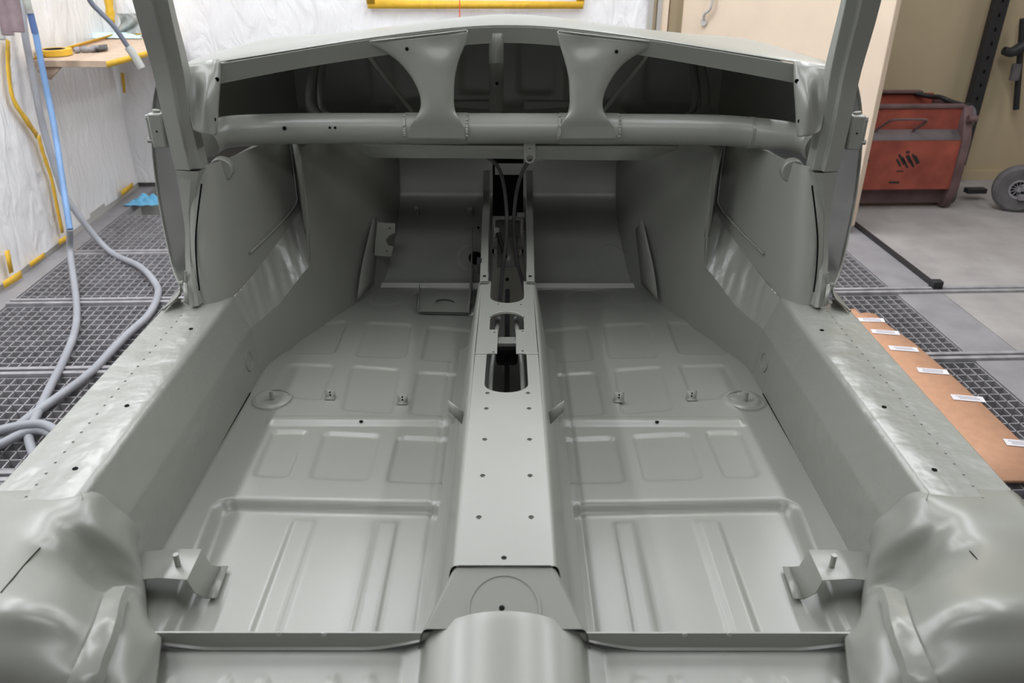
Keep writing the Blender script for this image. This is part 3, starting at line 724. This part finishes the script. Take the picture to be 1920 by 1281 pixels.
# what shows inside the channel
MB().box((0, 2.62, .70), (.16, .01, .5)).out('channel_dark_panel', HOLE, tunnel)  # black panel paints the darkness beyond the opening
o = MB().box(atY(957, 317, 2.40), (.094, .006, .034)).out('lit_gap_panel', GREYP, tunnel)  # pale panel painted in for the lit floor seen through the gap
MB().box((0, 2.36, .60), (.085, .02, .12)).out('front_mount', PAINT, tunnel, bev=.01)
mk('mount_plate', [V(-.03, 2.12, .60), V(.03, 2.12, .60), V(.03, 2.2, .66), V(-.03, 2.2, .66)], [(0, 1, 2, 3)], PAINT, tunnel, solid=.004)
hole_disc(atZ(951, 524, .632), (0, -.6, .8), .005, tunnel)
MB().box((0, 2.42, .60), (.12, .3, .005)).out('channel_floor', PIT, tunnel)
MB().cyl(atY(934, 436, 2.12), atY(948, 484, 2.08), .006).out('black_lever', BLACK, tunnel)
MB().box(atY(932, 432, 2.12), (.012, .01, .012)).out('lever_end', GREYP, tunnel)
MB().cyl(atY(976, 404, 2.2)-V(.01, 0, 0), atY(976, 404, 2.2)+V(.012, 0, 0), .009).out('brass_plug', GREYP, tunnel)
for pts_, r_ in (([(906, 291), (925, 303), (938, 322), (946, 355), (950, 400), (949, 450), (943, 500), (938, 562)], .0052), ([(1002, 296), (985, 312), (972, 345), (965, 390), (964, 440), (970, 490), (980, 528), (986, 552)], .0052)):
    ys = [2.05, 2.08, 2.12, 2.14, 2.14, 2.10, 2.05, 1.97]
    c_ = [atY(x, y, yy) for (x, y), yy in zip(pts_, ys)]
    tube('cable', c_, r_, BLACK if False else TYRE, tunnel)
# rear flare of the tunnel
zr, ze = ZT-.003, .670
yl, yr0 = yend, atZ(800, 1180, ze)[1]; xe_ = abs(atZ(800, 1180, ze)[0]); sl_ = math.hypot(yl-yr0, zr-ze)
fl_out = [(-hw-.002, 0), (hw+.002, 0), (xe_, -sl_), (-xe_, -sl_)]
pdir = V(0, yl-yr0, zr-ze)/sl_; pn = np.cross((1, 0, 0), pdir)
def on_plate(px, py): 
    h_ = hit(px, py, pn, pn@V(0, yl, zr)); return h_
hp_ = on_plate(941, 1141); rp_ = on_plate(945, 1143)
ft = plate('tunnel_rear_plate', fl_out, [circ(hp_[0], (hp_-V(0, yl, zr))@pdir, .004, 12)], V(0, yl, zr), (1, 0, 0), pdir, .002, PAINT, tunnel)
MB().ring(rp_+pn*.0006, pn, .044, .048, .003, n=48).out('pressed_ring', PAINT, ft)
tube('plate_seam', [(-hw, yl, ZT+.0008), (0, yl, ZT+.0008), (hw, yl, ZT+.0008)], .0006, HOLE, ft, seg=6)
def flare(S, k):
    rows = []
    for t_ in np.linspace(0, 1, 8):
        x = hw+.002+(xe_-hw-.002)*t_; y = yl+(yr0-yl)*t_; z_ = zr+(ze-zr)*t_
        rows.append([S((-x+.001, y, z_+.001)), S((-x-.004, y, z_-.002)), S((-x-.008, y, z_-.01)), S((-x-.035, y, ZF+.012-.022*t_)), S((-x-.052, y, ZF-.022*t_))])
    sheet('flare_side', rows, PAINT, tunnel, ang=60)
both(flare)

# ---- heelboard lip, seat pan and hump
LZ = .655   # top of the lip
lipY = atZ(600, 1182, LZ)[1]
def lip(S, k):
    xs_ = np.linspace(-.485, -.09, 24); rows = []
    for x in xs_:
        e = min(1, (x+.485)/.10)**.6 * min(1, (-.09-x)/.08)**.6
        yb_ = lipY-.002; h = .026*max(e, .02)
        rows.append([S((x, yb_+.03, .50)), S((x, yb_+.004, LZ-.03)), S((x, yb_, LZ)), S((x, yb_-.0025, LZ)), S((x, yb_-.004, LZ-h*.9)), S((x, yb_-.007, LZ-h))])
    o = sheet('heelboard_lip', rows, PAINT, car, ang=40)
    for (px, py) in ((523, 1189), (607, 1190)):
        p = S(atY(px, py, lipY-.005)); hole_disc(p, (0, -1, 0), .0033, o, m=GREYP)
both(lip)
HY = lipY-.006
def hump_e(ax): return math.sqrt(max(0, 1-(ax/.102)**2.1)) if ax < .102 else 0
rows = []
HZ = .688; hump_y = atZ(943, 1146, HZ)[1]
for s_ in np.concatenate([np.linspace(0, .05, 9), np.linspace(.07, .6, 12)]):
    r = []
    for x in np.linspace(-.52, .52, 321):
        ax = abs(x); e = hump_e(ax)
        y = HY+(hump_y-HY)*e**1.2-s_
        base = LZ-.028-.006*(1-math.cos(min(1, s_/.03)*PI))/2*(0 if ax < .1 else 1)
        base += .012*max(0, 1-abs(ax-.1)/.03)
        z = base+(HZ-base)*e
        for c0 in (.17, .215, .30, .345, .42):
            if s_ > .03: z += .0035*math.exp(-((ax-c0)/.007)**2)*min(1, (s_-.03)/.02)
        edge = max(0, (ax-.42)/.10); z += .05*edge**2.2
        r.append(V(x, y, z-.10*max(0, s_-.01)))
    rows.append(r)
sheet('seat_pan', rows, PAINT, car, ang=60)
# ---- rear wheel arches and quarter inner panels
def arch(S, k):
    # grid: columns from the floor wall outward, rows from the front (sill end) to the rear
    P_ = lambda px, py, z: atZ(px, py, z)
    raw = [
        [(275, 1085, ZF), (262, 1040, .56), (243, 997, .64), (205, 965, .68), (161, 938, .713), (95, 935, .716), (40, 930, .712), (-20, 930, .71)],
        [(276, 1120, ZF), (268, 1080, .56), (250, 1040, .62), (212, 1010, .665), (160, 985, .70), (90, 965, .722), (20, 970, .72), (-50, 970, .712)],
        [(277, 1150, ZF), (271, 1110, .555), (255, 1080, .590), (215, 1055, .628), (165, 1040, .658), (110, 1010, .712), (30, 1000, .725), (-60, 1000, .715)],
        [(278, 1172, ZF), (274, 1145, .555), (262, 1115, .575), (225, 1105, .594), (178, 1100, .630), (125, 1060, .69), (30, 1040, .735), (-80, 1040, .72)],
        [(290, 1182, .60), (280, 1165, .62), (262, 1130, .645), (232, 1112, .67), (190, 1118, .69), (120, 1085, .73), (20, 1080, .752), (-100, 1080, .735)],
        [(303, 1190, .645), (290, 1190, .662), (268, 1185, .682), (240, 1165, .70), (185, 1165, .722), (105, 1140, .757), (5, 1130, .77), (-110, 1130, .75)],
        [(300, 1235, .65), (283, 1240, .665), (258, 1240, .682), (228, 1225, .70), (165, 1225, .716), (80, 1200, .74), (-30, 1190, .748), (-140, 1190, .73)],
        [(290, 1310, .64), (262, 1315, .655), (240, 1320, .672), (200, 1300, .685), (130, 1290, .70), (40, 1280, .705), (-70, 1270, .708), (-200, 1270, .69)],
        [(270, 1420, .61), (242, 1420, .63), (215, 1430, .645), (180, 1430, .63), (100, 1400, .625), (0, 1360, .62), (-120, 1350, .62), (-260, 1350, .60)]]
    raw = [[P_(*q) for q in r] for r in raw]
    raw.insert(0, [p+V(-.006 if i < 4 else 0, .03, -.009) for i, p in enumerate(raw[0])])
    rows = dense(raw, 5, 5)
    o = sheet('rear_wheel_arch', [[S(p) for p in r] for r in rows], PAINT, car, ang=50, solid=.002, off=-1)
    nr, nc = len(rows), len(rows[0])
    bv = BVHTree.FromPolygons([Vector(p) for r in rows for p in r], [(i*nc+j, i*nc+j+1, (i+1)*nc+j+1, (i+1)*nc+j) for i in range(nr-1) for j in range(nc-1)])
    def on(px, py, off=.001):
        r_ = ray(px, py); h = bv.ray_cast(Vector(CAM), Vector(r_).normalized())
        if h[0] is None: return None
        n = h[1] if h[1].z > 0 else -h[1]
        return np.array(h[0]+n*off)
    rr = []
    for (x, y, wl, wr) in [(205, 1124, 17, 22), (196, 1150, 17, 22), (186, 1180, 18, 22), (176, 1212, 20, 22), (165, 1245, 22, 22), (154, 1278, 24, 22), (138, 1320, 26, 22)]:
        a_, b_, c_ = on(x-wl, y, .008), on(x+4, y-1, .015), on(x+wr, y-3, .016)
        if a_ is None or b_ is None or c_ is None: continue
        rr.append([S(a_-V(.004, 0, .012)), S(a_), S(b_), S(c_), S(c_+V(.004, 0, -.012))])
    sheet('arch_reinforcement', rr, PAINTD, car, nv=3, ang=30)
    sl = [on(x, y, .0005) for x, y in ((2, 1112), (25, 1085), (50, 1055), (75, 1028))]
    tube('panel_seam', [S(p) for p in sl if p is not None], .0009, HOLE, car, seg=6)
both(arch)

# pits of dirt at the sill end: small weld spatter pimples
def spat(S, k):
    rs = np.random.RandomState(8); m_ = MB()
    for i in range(34):
        t_ = rs.rand(); Y_ = .88+rs.rand()*.08; x = -.620+.016*t_; z = ZS-.004-(ZS-.604)*t_
        m_.cyl(S((x, Y_, z-.001)), S((x+.0012, Y_, z+.0012)), .0012+.001*rs.rand(), n=7)
    m_.out('weld_spatter', mat('spatter', (.12, .125, .11), rough=.6) if 'spatter' not in MATS else MATS['spatter'], car)['kind'] = 'stuff'
    tube('loose_wire', [S(atZ(155, 935, ZS+.003)), S(atZ(155, 935, ZS+.02))+V(0, 0, .012), S(atZ(155, 935, ZS+.03))], .0008, PAINT, car)
both(spat)

# ---- seat runner brackets at the rear
def seatb(S, k):
    A0 = atZ(290, 1088, .57); 
    def g(px, py, z): return S(atZ(px, py, z))
    zt = .565
    f_ = [g(296, 1085, zt-.004), g(350, 1088, zt), g(364, 1112, zt-.03), g(385, 1122, ZF-.012)]
    bk = [g(325, 1030, zt-.004), g(378, 1030, zt), g(395, 1060, zt-.03), g(414, 1062, ZF-.012)]
    f_.insert(0, S(V(-.585, 1/1*atZ(296, 1085, zt)[1], zt-.006))); bk.insert(0, S(V(-.585, atZ(325, 1030, zt)[1], zt-.006)))
    r = thing('seat_bracket', S(atZ(340, 1080, ZF)), None, None)
    for kk in ('label', 'category'):
        if kk in r: del r[kk]
    r.parent = car; r.location = r.location-car.location
    sheet('bracket_plate', [f_, [(a+b)/2 for a, b in zip(f_, bk)], bk], PAINT, r, solid=.0022, ang=25, bev=.002)
    p = g(334, 1060, zt); MB().cyl(p, p+V(0, 0, .022), .0045, n=14).out('stud', PAINT, r)
    fl_ = [[g(385, 1122, ZF-.014), g(402, 1126, ZF-.016)], [g(416, 1060, ZF-.014), g(414, 1063, ZF-.016)]]
    sheet('foot_flange', [[f_[-1], f_[-1]+V(k*.018, 0, 0)], [bk[-1], bk[-1]+V(k*.012, 0, 0)]], PAINT, r, solid=.002)
both(seatb)
# ---- floor studs and clips
for (x, y) in ((510, 748), (1398, 750)):
    p = atZ(x, y, ZF+.004); MB().cyl(p, p+V(0, 0, .02), .0045, n=14).out('floor_stud', PAINT, floor_pan)
    MB().ring(p, (0, 0, 1), .040, .042, .001, n=40).out('pad_ring', PAINT, floor_pan)
for (x, y) in ((620, 742), (755, 751), (1160, 747), (1296, 744)):
    p = atZ(x, y+3, ZF+.001)
    c_ = mk('seat_clip', [p+V(-.0115, -.012, .001), p+V(.0115, -.012, .001), p+V(.0115, 0, .002), p+V(-.0115, 0, .002), p+V(-.0115, .0, .020), p+V(.0115, 0, .020)], [(0, 1, 2, 3), (3, 2, 5, 4)], PAINT, floor_pan, solid=.0015)
    hole_disc(p+V(0, -.002, .007), (0, -1, 0), .0018, c_); hole_disc(p+V(0, -.002, .014), (0, -1, 0), .0018, c_)

# ---- pedal bracket, steering bracket on the left
pb_ = thing('pedal_bracket', atZ(830, 580, ZF), None, None)
for kk in ('label', 'category'):
    if kk in pb_: del pb_[kk]
pb_.parent = car; pb_.location = pb_.location-car.location
bp = [atZ(784, 584, ZF+.012), atZ(879, 586, ZF+.012), atZ(879, 545, ZF+.02), atZ(787, 541, ZF+.02)]
o2 = to2(bp, bp[0], bp[1]-bp[0], bp[3]-bp[0])
hc = to2([atZ(833, 566, ZF+.016)], bp[0], bp[1]-bp[0], bp[3]-bp[0])[0]
plate('base_plate', o2, [[(hc[0]+.026*math.cos(t_)*(1+.1*math.cos(3*t_)), hc[1]+.018*math.sin(t_)) for t_ in np.linspace(0, 2*PI, 24)[:-1]]], bp[0], bp[1]-bp[0], bp[3]-bp[0], .002, PAINT, pb_)
mk('dark_recess', [p-V(0, 0, .006) for p in bp], [(0, 1, 2, 3)], PAINT, pb_)
mk('side_flange', [bp[0], bp[3], bp[3]+V(0, .002, .014), bp[0]+V(0, 0, .012)], [(0, 1, 2, 3)], PAINT, pb_, solid=.0015)
xr = bp[1][0]
mk('upright_plate', [V(xr, bp[1][1], ZF), V(xr, bp[1][1]+.01, ZF+.03), V(xr, bp[1][1]+.07, ZF+.06), V(xr, 2.19, ZF+.11), V(xr, 2.22, ZF+.15), V(xr, 2.26, ZF+.15), V(xr, 2.2, ZF+.04), V(xr, 2.15, ZF)], [tuple(range(8))], PAINT, pb_, solid=.002)
mk('upright_flange', [V(xr, bp[1][1], ZF+.002), V(xr+.022, bp[1][1], ZF+.002), V(xr+.022, bp[1][1]+.06, ZF+.01), V(xr, bp[1][1]+.06, ZF+.01)], [(0, 1, 2, 3)], PAINT, pb_, solid=.002)
sb_o = [(709, 417), (741, 419), (741, 437), (730, 441), (723, 450), (728, 460), (738, 462), (733, 481), (702, 479), (704, 450)]
sp = [atY(x, y, 2.12) for x, y in sb_o]; q2 = to2(sp, sp[0], (1, 0, 0), (0, 0, 1))
stb = plate('notched_bracket', q2, [circ(*to2([atY(731, 428, 2.12)], sp[0], (1, 0, 0), (0, 0, 1))[0], .003, 10), circ(*to2([atY(725, 471, 2.12)], sp[0], (1, 0, 0), (0, 0, 1))[0], .003, 10)], sp[0], (1, 0, 0), (0, 0, 1), .002, PAINT, car)
mk('bracket_web', [sp[0], sp[0]+V(-.012, .05, 0), sp[8]+V(-.012, .05, 0), sp[8]], [(0, 1, 2, 3)], PAINT, stb, solid=.002)

# ---- dash tube
def tz(px, py, Y_): return atY(px, py, Y_)
tc_ = tz(955, 241, 1.87)
pth = [tz(384, 268, 1.76), tz(400, 256, 1.79), tz(430, 247, 1.82), tz(500, 243, 1.85), tz(580, 241, 1.86), tz(770, 241, 1.87), tc_, tz(1140, 242, 1.87), tz(1330, 244, 1.86), tz(1410, 249, 1.85), tz(1480, 258, 1.82), tz(1520, 268, 1.79), tz(1536, 276, 1.76)]
dt = tube('dash_tube', pth, .0345, PAINT, car, n=8, seg=40)
for (x, y) in ((533, 241), (618, 240), (628, 240), (1451, 257)):
    p = atY(x, y, 1.82); p[1] = 1.825; q = p; hole_disc(q+V(0, -.003, 0), (0, -1, 0), .0045 if x in (533, 1451) else .003, dt)
MB().ring(tz(1405, 249, 1.85), (1, .1, -.05), .033, .0358, .012, n=40).out('tube_collar', PAINT, dt)
# ---- panel under the tube
up_ = [(655, 272), (760, 274), (860, 276), (960, 277), (1060, 277), (1160, 277), (1272, 277)]
lo_ = [(700, 292), (775, 294), (862, 293), (958, 295), (1052, 296), (1140, 298), (1215, 297)]
rows = [[atY(x, y-10, 1.878) for x, y in up_], [atY(x, y-3, 1.868) for x, y in up_], [atY(x, y+3, 1.872) for x, y in up_], [atY(x, y+2+(0 if i % 2 else 1), 1.885+(.012 if i % 2 else 0)) for i, (x, y) in enumerate(lo_)], [atY(x, y, 1.93) for x, y in lo_]]
ud = sheet('under_dash_panel', rows, PAINT, car, ang=8, solid=.002, nu=1)
lug = [atY(982, 268, 1.865), atY(1004, 268, 1.865), atY(1004, 295, 1.865), atY(1000, 304, 1.865), atY(993, 307, 1.865), atY(986, 304, 1.865), atY(982, 295, 1.865)]
l2 = to2(lug, lug[0], (1, 0, 0), (0, 0, 1))
plate('hanging_lug', l2, [circ(*to2([atY(993, 297, 1.865)], lug[0], (1, 0, 0), (0, 0, 1))[0], .008, 18), circ(*to2([atY(993, 278, 1.865)], lug[0], (1, 0, 0), (0, 0, 1))[0], .0018, 10)], lug[0], (1, 0, 0), (0, 0, 1), .002, PAINT, car)
tube('pipe_stub', [atY(1000, 300, 1.95), atY(1010, 299, 1.95), atY(1018, 299, 1.95)], .005, PAINT, car)

# ---- dash bracket wings
CWY = 1.80   # cowl rear edge y at x ~ 0.2
br_rows = [((682, 80), (875, 58)), ((716, 94), (870, 84)), ((748, 116), (859, 112)), ((772, 145), (852, 143)), ((787, 176), (850, 174)), ((789, 202), (851, 203)), ((780, 222), (859, 222)), ((768, 240), (870, 241)), ((764, 262), (874, 263))]
yy = [1.845, 1.843, 1.84, 1.836, 1.832, 1.829, 1.828, 1.834, 1.848]
def tube_hit(px, py, r_, cy=1.869):
    d = ray(px, py); d = d/np.linalg.norm(d); o_ = CAM-V(0, cy, tc_[2]); a_ = d[1]**2+d[2]**2; b_ = 2*(o_[1]*d[1]+o_[2]*d[2]); c_ = o_[1]**2+o_[2]**2-r_*r_
    q = b_*b_-4*a_*c_
    return None if q < 0 else CAM+d*(-b_-math.sqrt(q))/(2*a_)
def wing(flip):
    rows = []
    for ((lx, ly_), (rx_, ry_)), Yv in zip(br_rows, yy):
        r = []
        for i in range(9):
            t_ = i/8; x = lx+(rx_-lx)*t_; y = ly_+(ry_-ly_)*t_
            if flip: x = 2*958.5-x+(5 if ly_ < 100 else 2)
            cv = .012*(1-(2*t_-1)**4)
            dent = .008*math.exp(-((t_-.7)/.2)**2)*(1 if ly_ < 100 and ly_ > 78 else 0)
            p = atY(x, y+(1.5 if flip else 0), Yv+ (.010-cv)*(1 if ly_ < 210 else .2)+dent)
            if ly_ > 230:
                h_ = tube_hit(x, min(y, 266), .0375)
                if h_ is not None: p = h_
            r.append(p)
        e0, e1 = r[0]+V(0, .022 if ly_ < 210 else .004, 0), r[-1]+V(0, .022 if ly_ < 210 else .004, 0)
        s_ = -1 if flip else 1
        rows.append([e0+V(.001*s_, 0, 0)]+r+[e1+V(-.001*s_, 0, 0)])
    t0 = [p+V(0, .02, .001) for p in rows[0]]
    o = sheet('dash_support', rows, PAINT, car, nu=3, nv=4, ang=45, solid=.0015)
    x = 763 if not flip else 1156; y = 92 if not flip else 97
    hole_disc(atY(x, y, 1.833), (0, -1, 0), .004, o)
    tube('top_weld_edge', [rows[0][i]+V(0, -.001, .001) for i in range(1, 10)], .0022, PAINT, o, n=2, seg=8)
    # welded saddle wrapping the tube
    x0, x1 = (766, 873) if not flip else (1052, 1154)
    a_ = atY(x0-4, 242, 1.87); b_ = atY(x1+4, 242, 1.87)
    MB().cyl((a_[0], 1.869, tc_[2]), (b_[0], 1.869, tc_[2]), .0356, n=40).out('tube_saddle', PAINT, o)
    rs = np.random.RandomState(3); wd = MB()
    for xx in (a_[0], b_[0]):
        for i in range(16):
            t_ = rs.uniform(-.3, 1.3); wd.cyl((xx-.002, 1.869-.0345*math.cos(t_), tc_[2]+.0345*math.sin(t_)), (xx+.003, 1.869-.0362*math.cos(t_), tc_[2]+.0362*math.sin(t_)), .003, n=7)
    wd.out('weld_bead', PAINTD, o)['kind'] = 'stuff'
wing(False); wing(True)

# ---- cowl: rear face, top, bonnet
edge = [((340, 128), 1.74), ((420, 117), 1.765), ((560, 94), 1.81), ((700, 72), 1.85), ((850, 54), 1.89), ((952, 49), 1.91), ((1055, 54), 1.89), ((1200, 72), 1.85), ((1345, 95), 1.81), ((1490, 119), 1.765), ((1575, 132), 1.74)]
low = [(340, 172), (420, 155), (560, 128), (700, 106), (850, 86), (952, 80), (1055, 86), (1200, 103), (1345, 128), (1490, 155), (1575, 172)]
top_ = [atY(p[0], p[1], y) for p, y in edge]; lo2 = [atY(p[0], p[1], y+.012) for p, (_, y) in zip(low, edge)]
rows = [[p+V(0, .03, .012) for p in lo2], lo2, [p+V(0, 0, -.002) for p in top_], [p+V(0, .0005, -.0005) for p in top_]]
sheet('cowl_rail', rows, PAINT, car, nu=4, ang=30, solid=.0015)
bk_rows = []
for i, p in enumerate(top_):
    r = []
    ax = abs(p[0])/.7
    for s_, dz in ((0, 0), (.03, .004), (.10, .008-.004*ax), (.25, .002-.012*ax), (.40, -.022-.014*ax), (.55, -.05-.015*ax), (.75, -.10), (1.1, -.22), (1.35, -.38)):
        dz += .052*.75*math.exp(-((ax-.82)/.20)**2)*math.exp(-((s_-.40)/.22)**2)
        r.append(p+V(p[0]*(-.12*s_), s_+(0), dz))
    bk_rows.append(r)
sheet('bonnet', bk_rows, PAINT, car, nu=4, nv=3, ang=60, solid=.002, off=-1)
# firewall beyond the tube with pressed panels
NXf, NZf = 120, 60
xs_ = np.linspace(-.62, .62, NXf); zs_ = np.linspace(.88, 1.33, NZf)
XX, ZZ = np.meshgrid(xs_, zs_); YY = 2.46+.10*(np.abs(XX)/.62)**2*-1
for (x0, x1, z0, z1) in ((-.34, -.17, 1.0, 1.2), (.17, .34, 1.0, 1.2), (-.14, -.03, 1.02, 1.22), (.03, .14, 1.02, 1.22), (-.56, -.40, 1.0, 1.18), (.40, .56, 1.0, 1.18)):
    s_ = sdpoly(XX, ZZ, [(x0+.02, z0+.02), (x1-.02, z0+.02), (x1-.02, z1-.02), (x0+.02, z1-.02)])-.02
    YY += .012*sstep((.004-s_)/.012)
YY -= .03*sstep((1.0-ZZ)/.04)
rows = [[V(XX[j, i], YY[j, i], ZZ[j, i]) for i in range(NXf)] for j in range(NZf)]
# keep the upper part below the bonnet
zb = lambda x: 1.45-.245-.09*(abs(x)/.62)**1.5
rows = [[V(p[0], p[1], min(p[2], zb(p[0])+.02)) for p in r] for r in rows]
sheet('firewall', rows, PAINT, car, ang=60)
def cowlside(S, k):
    rows = [[S((-.70, 1.80, z)), S((-.69, 1.95, z)), S((-.66, 2.15, z)), S((-.60, 2.40, z))] for z in np.linspace(.95, 1.17, 6)]
    o = sheet('cowl_side_panel', rows, PAINT, car, nu=3, ang=60)
    # vertical pipes and shelf
    tube('drain_pipe', [S(atY(592, 118, 2.25)), S(atY(584, 160, 2.2)), S(atY(583, 200, 2.15)), S(atY(600, 222, 2.1))], .014, PAINT, car)
    tube('drain_pipe', [S(atY(606, 118, 2.25)), S(atY(601, 160, 2.2)), S(atY(604, 205, 2.15)), S(atY(622, 222, 2.1))], .010, PAINT, car)
    mk('cowl_side_shelf', [S(V(-.685, 1.9, 1.03)), S(V(-.665, 2.1, 1.02)), S(V(-.55, 2.05, 1.01)), S(V(-.60, 1.88, 1.02))], [(0, 1, 2, 3)], PAINT, car, solid=.003)
    # strut rods
    a_, b_ = ((685, 95), (772, 208))
    tube('strut_rod', [S(atY(a_[0], a_[1], 1.88)), S(atY((a_[0]+b_[0])/2, (a_[1]+b_[1])/2, 1.97)), S(atY(b_[0], b_[1], 2.06))], .0055, PAINT, car)
    # closing wall below cowl side, behind inner panel
    rows = [[S((-.60, 1.80, z)), S((-.535, 1.99, z)), S((-.42, 2.1, z)), S((-.33, 2.43, z))] for z in (.985, 1.0, 1.02)]
both(cowlside)
cs = [[atY(x, y, yy_) for x in (917, 930, 944)] for y, yy_ in ((62, 1.915), (90, 1.925), (117, 1.94), (121, 1.95), (200, 2.10), (218, 2.15))]
for r in cs: r[1] = r[1]+V(0, -.004, 0)
st_ = sheet('centre_strap', cs, PAINT, car, solid=.003, ang=20)
hole_disc(atY(932, 155, 2.0)+V(0, -.012, 0), (0, -1, 0), .004, st_)

# ---- pillars, gussets
def pillar(S, k):
    def b4(px, py, Y_, w_, dpt, twist=0):
        """section: outer-left x px, with width w_ (m) to the right"""
        p = atY(px, py, Y_); return [p+V(0, 0, 0), p+V(w_*.62, -.006, 0), p+V(w_*.66, .004, 0), p+V(w_, .008, 0), p+V(w_, dpt, 0), p+V(.0, dpt, 0), p]
    secs = [b4(190, -260, 1.50, .058, .03), b4(248, 0, 1.60, .062, .035), b4(285, 130, 1.655, .058, .045), b4(306, 225, 1.665, .054, .05), b4(328, 318, 1.67, .0535, .05)]
    rows = [[S(p) for p in s_] for s_ in secs]
    o = sheet('windscreen_pillar', rows, PAINT, car, nv=4, ang=25, bev=.0015)
    P2 = [((330, 319), (373, 321), 1.668), ((334, 345), (368, 350), 1.668), ((341, 390), (361, 400), 1.665), ((347, 435), (362, 440), 1.655), ((347, 480), (362, 485), 1.64), ((350, 530), (367, 532), 1.61), ((354, 572), (372, 574), 1.585)]
    rows = []
    for (lp_, rp, Y_) in P2:
        a_, b_ = atY(*lp_, Y_), atY(*rp, Y_)
        rows.append([S(a_+V(0, .05, 0)), S(a_), S((a_*.3+b_*.7)+V(0, -.004, 0)), S(b_), S(b_+V(.002, .012, 0)), S(b_+V(.006, .03, 0))])
    d_ = sheet('door_post', rows, PAINT, car, nv=4, ang=25)
    tube('seal_channel', [S(atY(378, 345, 1.66)), S(atY(371, 400, 1.65)), S(atY(367, 450, 1.64)), S(atY(369, 500, 1.62)), S(atY(374, 545, 1.595))], .0018, HOLE, d_, seg=6)
    # corner gusset between pillar and cowl rail
    g = [[(338, 128, 1.70), (360, 120, 1.72), (385, 115, 1.735), (408, 111, 1.735), (413, 113, 1.765)],
         [(342, 150, 1.69), (368, 146, 1.705), (390, 150, 1.70), (410, 150, 1.715), (413, 150, 1.745)],
         [(350, 185, 1.68), (372, 188, 1.685), (385, 190, 1.665), (407, 195, 1.695), (410, 195, 1.73)],
         [(358, 225, 1.67), (368, 232, 1.672), (385, 238, 1.662), (404, 235, 1.68), (408, 233, 1.72)],
         [(362, 243, 1.665), (372, 248, 1.665), (386, 252, 1.664), (402, 254, 1.67), (406, 252, 1.72)]]
    go = sheet('corner_gusset', [[S(atY(*p)) for p in r] for r in g], PAINT, car, nu=4, nv=4, ang=60, solid=.0015)
    for (x, y, Y_) in ((407, 149, 1.712), (401, 224, 1.682)): hole_disc(S(atY(x, y, Y_-.003)), (0, -1, 0), .0045, go)
    # upper hinge
    hr = thing('door_hinge', S(atY(295, 240, 1.70)), None, None)
    for kk in ('label', 'category'):
        if kk in hr: del hr[kk]
    hr.parent = car; hr.location = hr.location-car.location
    c_ = atY(300, 243, 1.70)
    MB().box(S(c_), (.030, .035, .072)).out('hinge_leaf', PAINT, hr, bev=.004)
    MB().box(S(atY(286, 240, 1.71)), (.012, .03, .060)).out('hinge_plate', PAINT, hr, bev=.003)
    for (x, y) in ((277, 221), (281, 263)):
        MB().cyl(S(atY(x-3, y, 1.70)), S(atY(x+8, y, 1.70)), .006, n=6).out('bolt', PAINT, hr)
    MB().cyl(S(atY(293, 215, 1.70)), S(atY(293, 206, 1.70)), .008, n=12).out('hinge_pin', PAINT, hr)
    hole_disc(S(c_+V(0, -.0185, 0)), (0, -1, 0), .0016, hr)
    # lower hinge
    hr = thing('door_hinge', S(atY(342, 545, 1.60)), None, None)
    for kk in ('label', 'category'):
        if kk in hr: del hr[kk]
    hr.parent = car; hr.location = hr.location-car.location
    mk('hinge_plate', [S(atY(341, 531, 1.60)), S(atY(350, 531, 1.60)), S(atY(355, 572, 1.57)), S(atY(348, 570, 1.57))], [(0, 1, 2, 3)], PAINT, hr, solid=.004)
    MB().cyl(S(atY(348, 508, 1.615)), S(atY(348, 530, 1.61)), .003, n=8).out('hinge_pin', PAINT, hr)
    MB().cyl(S(atY(336, 532, 1.60)), S(atY(344, 530, 1.60)), .005, n=6).out('bolt', PAINT, hr)
    MB().cyl(S(atY(340, 565, 1.575)), S(atY(347, 565, 1.575)), .003, n=6).out('bolt', PAINT, hr)
both(pillar)

# ---- front wings
def wingf(S, k):
    e = [(306, 581, 1.585), (337, 548, 1.62), (322, 500, 1.68), (301, 400, 1.76), (288, 310, 1.79), (284, 240, 1.79), (288, 180, 1.79), (300, 135, 1.79)]
    E_ = [atY(*p) for p in e]
    rows = []
    for t_ in (0, .08, .25, .45, .7, 1.0):
        r = []
        for i, p in enumerate(E_):
            bul = .045*math.sin(min(1, t_*1.4)*PI/2)*(1 if i > 1 else .1)
            q = p+V(-bul+ (0 if i else 0), t_*1.05*(1 if i > 1 else .1)*1, .0)
            if i >= 6: q = q+V(bul*.3, 0, .0)
            if i >= 4: q = q-V(0, 0, (.06, .13, .2, .24)[i-4]*t_**1.2)
            r.append(q)
        # cap over the top towards the bonnet
        pt = r[-1]
        hi = [V(pt[0]+.02, pt[1], pt[2]-.002), V(pt[0]+.035, pt[1]+.005, pt[2]-.003), V(pt[0]+.045, pt[1]+.01, pt[2]-.005), V(pt[0]+.055, pt[1]+.012, pt[2]-.008)]
        drop = .22*max(0, t_-.6)**1.3
        r = r+([h-V(0, 0, drop) for h in hi] if t_ > .1 else [V(pt[0]+.01*j, pt[1]+.004*j, pt[2]+.002*j) for j in range(1, 5)])
        rows.append([S(x) for x in r])
    sheet('front_wing', rows, PAINT, car, nu=4, nv=4, ang=60, solid=.0025, off=0)
    # sill step trim
    tube('rocker_edge', [S(atZ(306, 581, ZS)), S(atZ(322, 565, ZS+.002)), S(atZ(338, 552, ZS+.004))], .003, PAINT, car)
both(wingf)
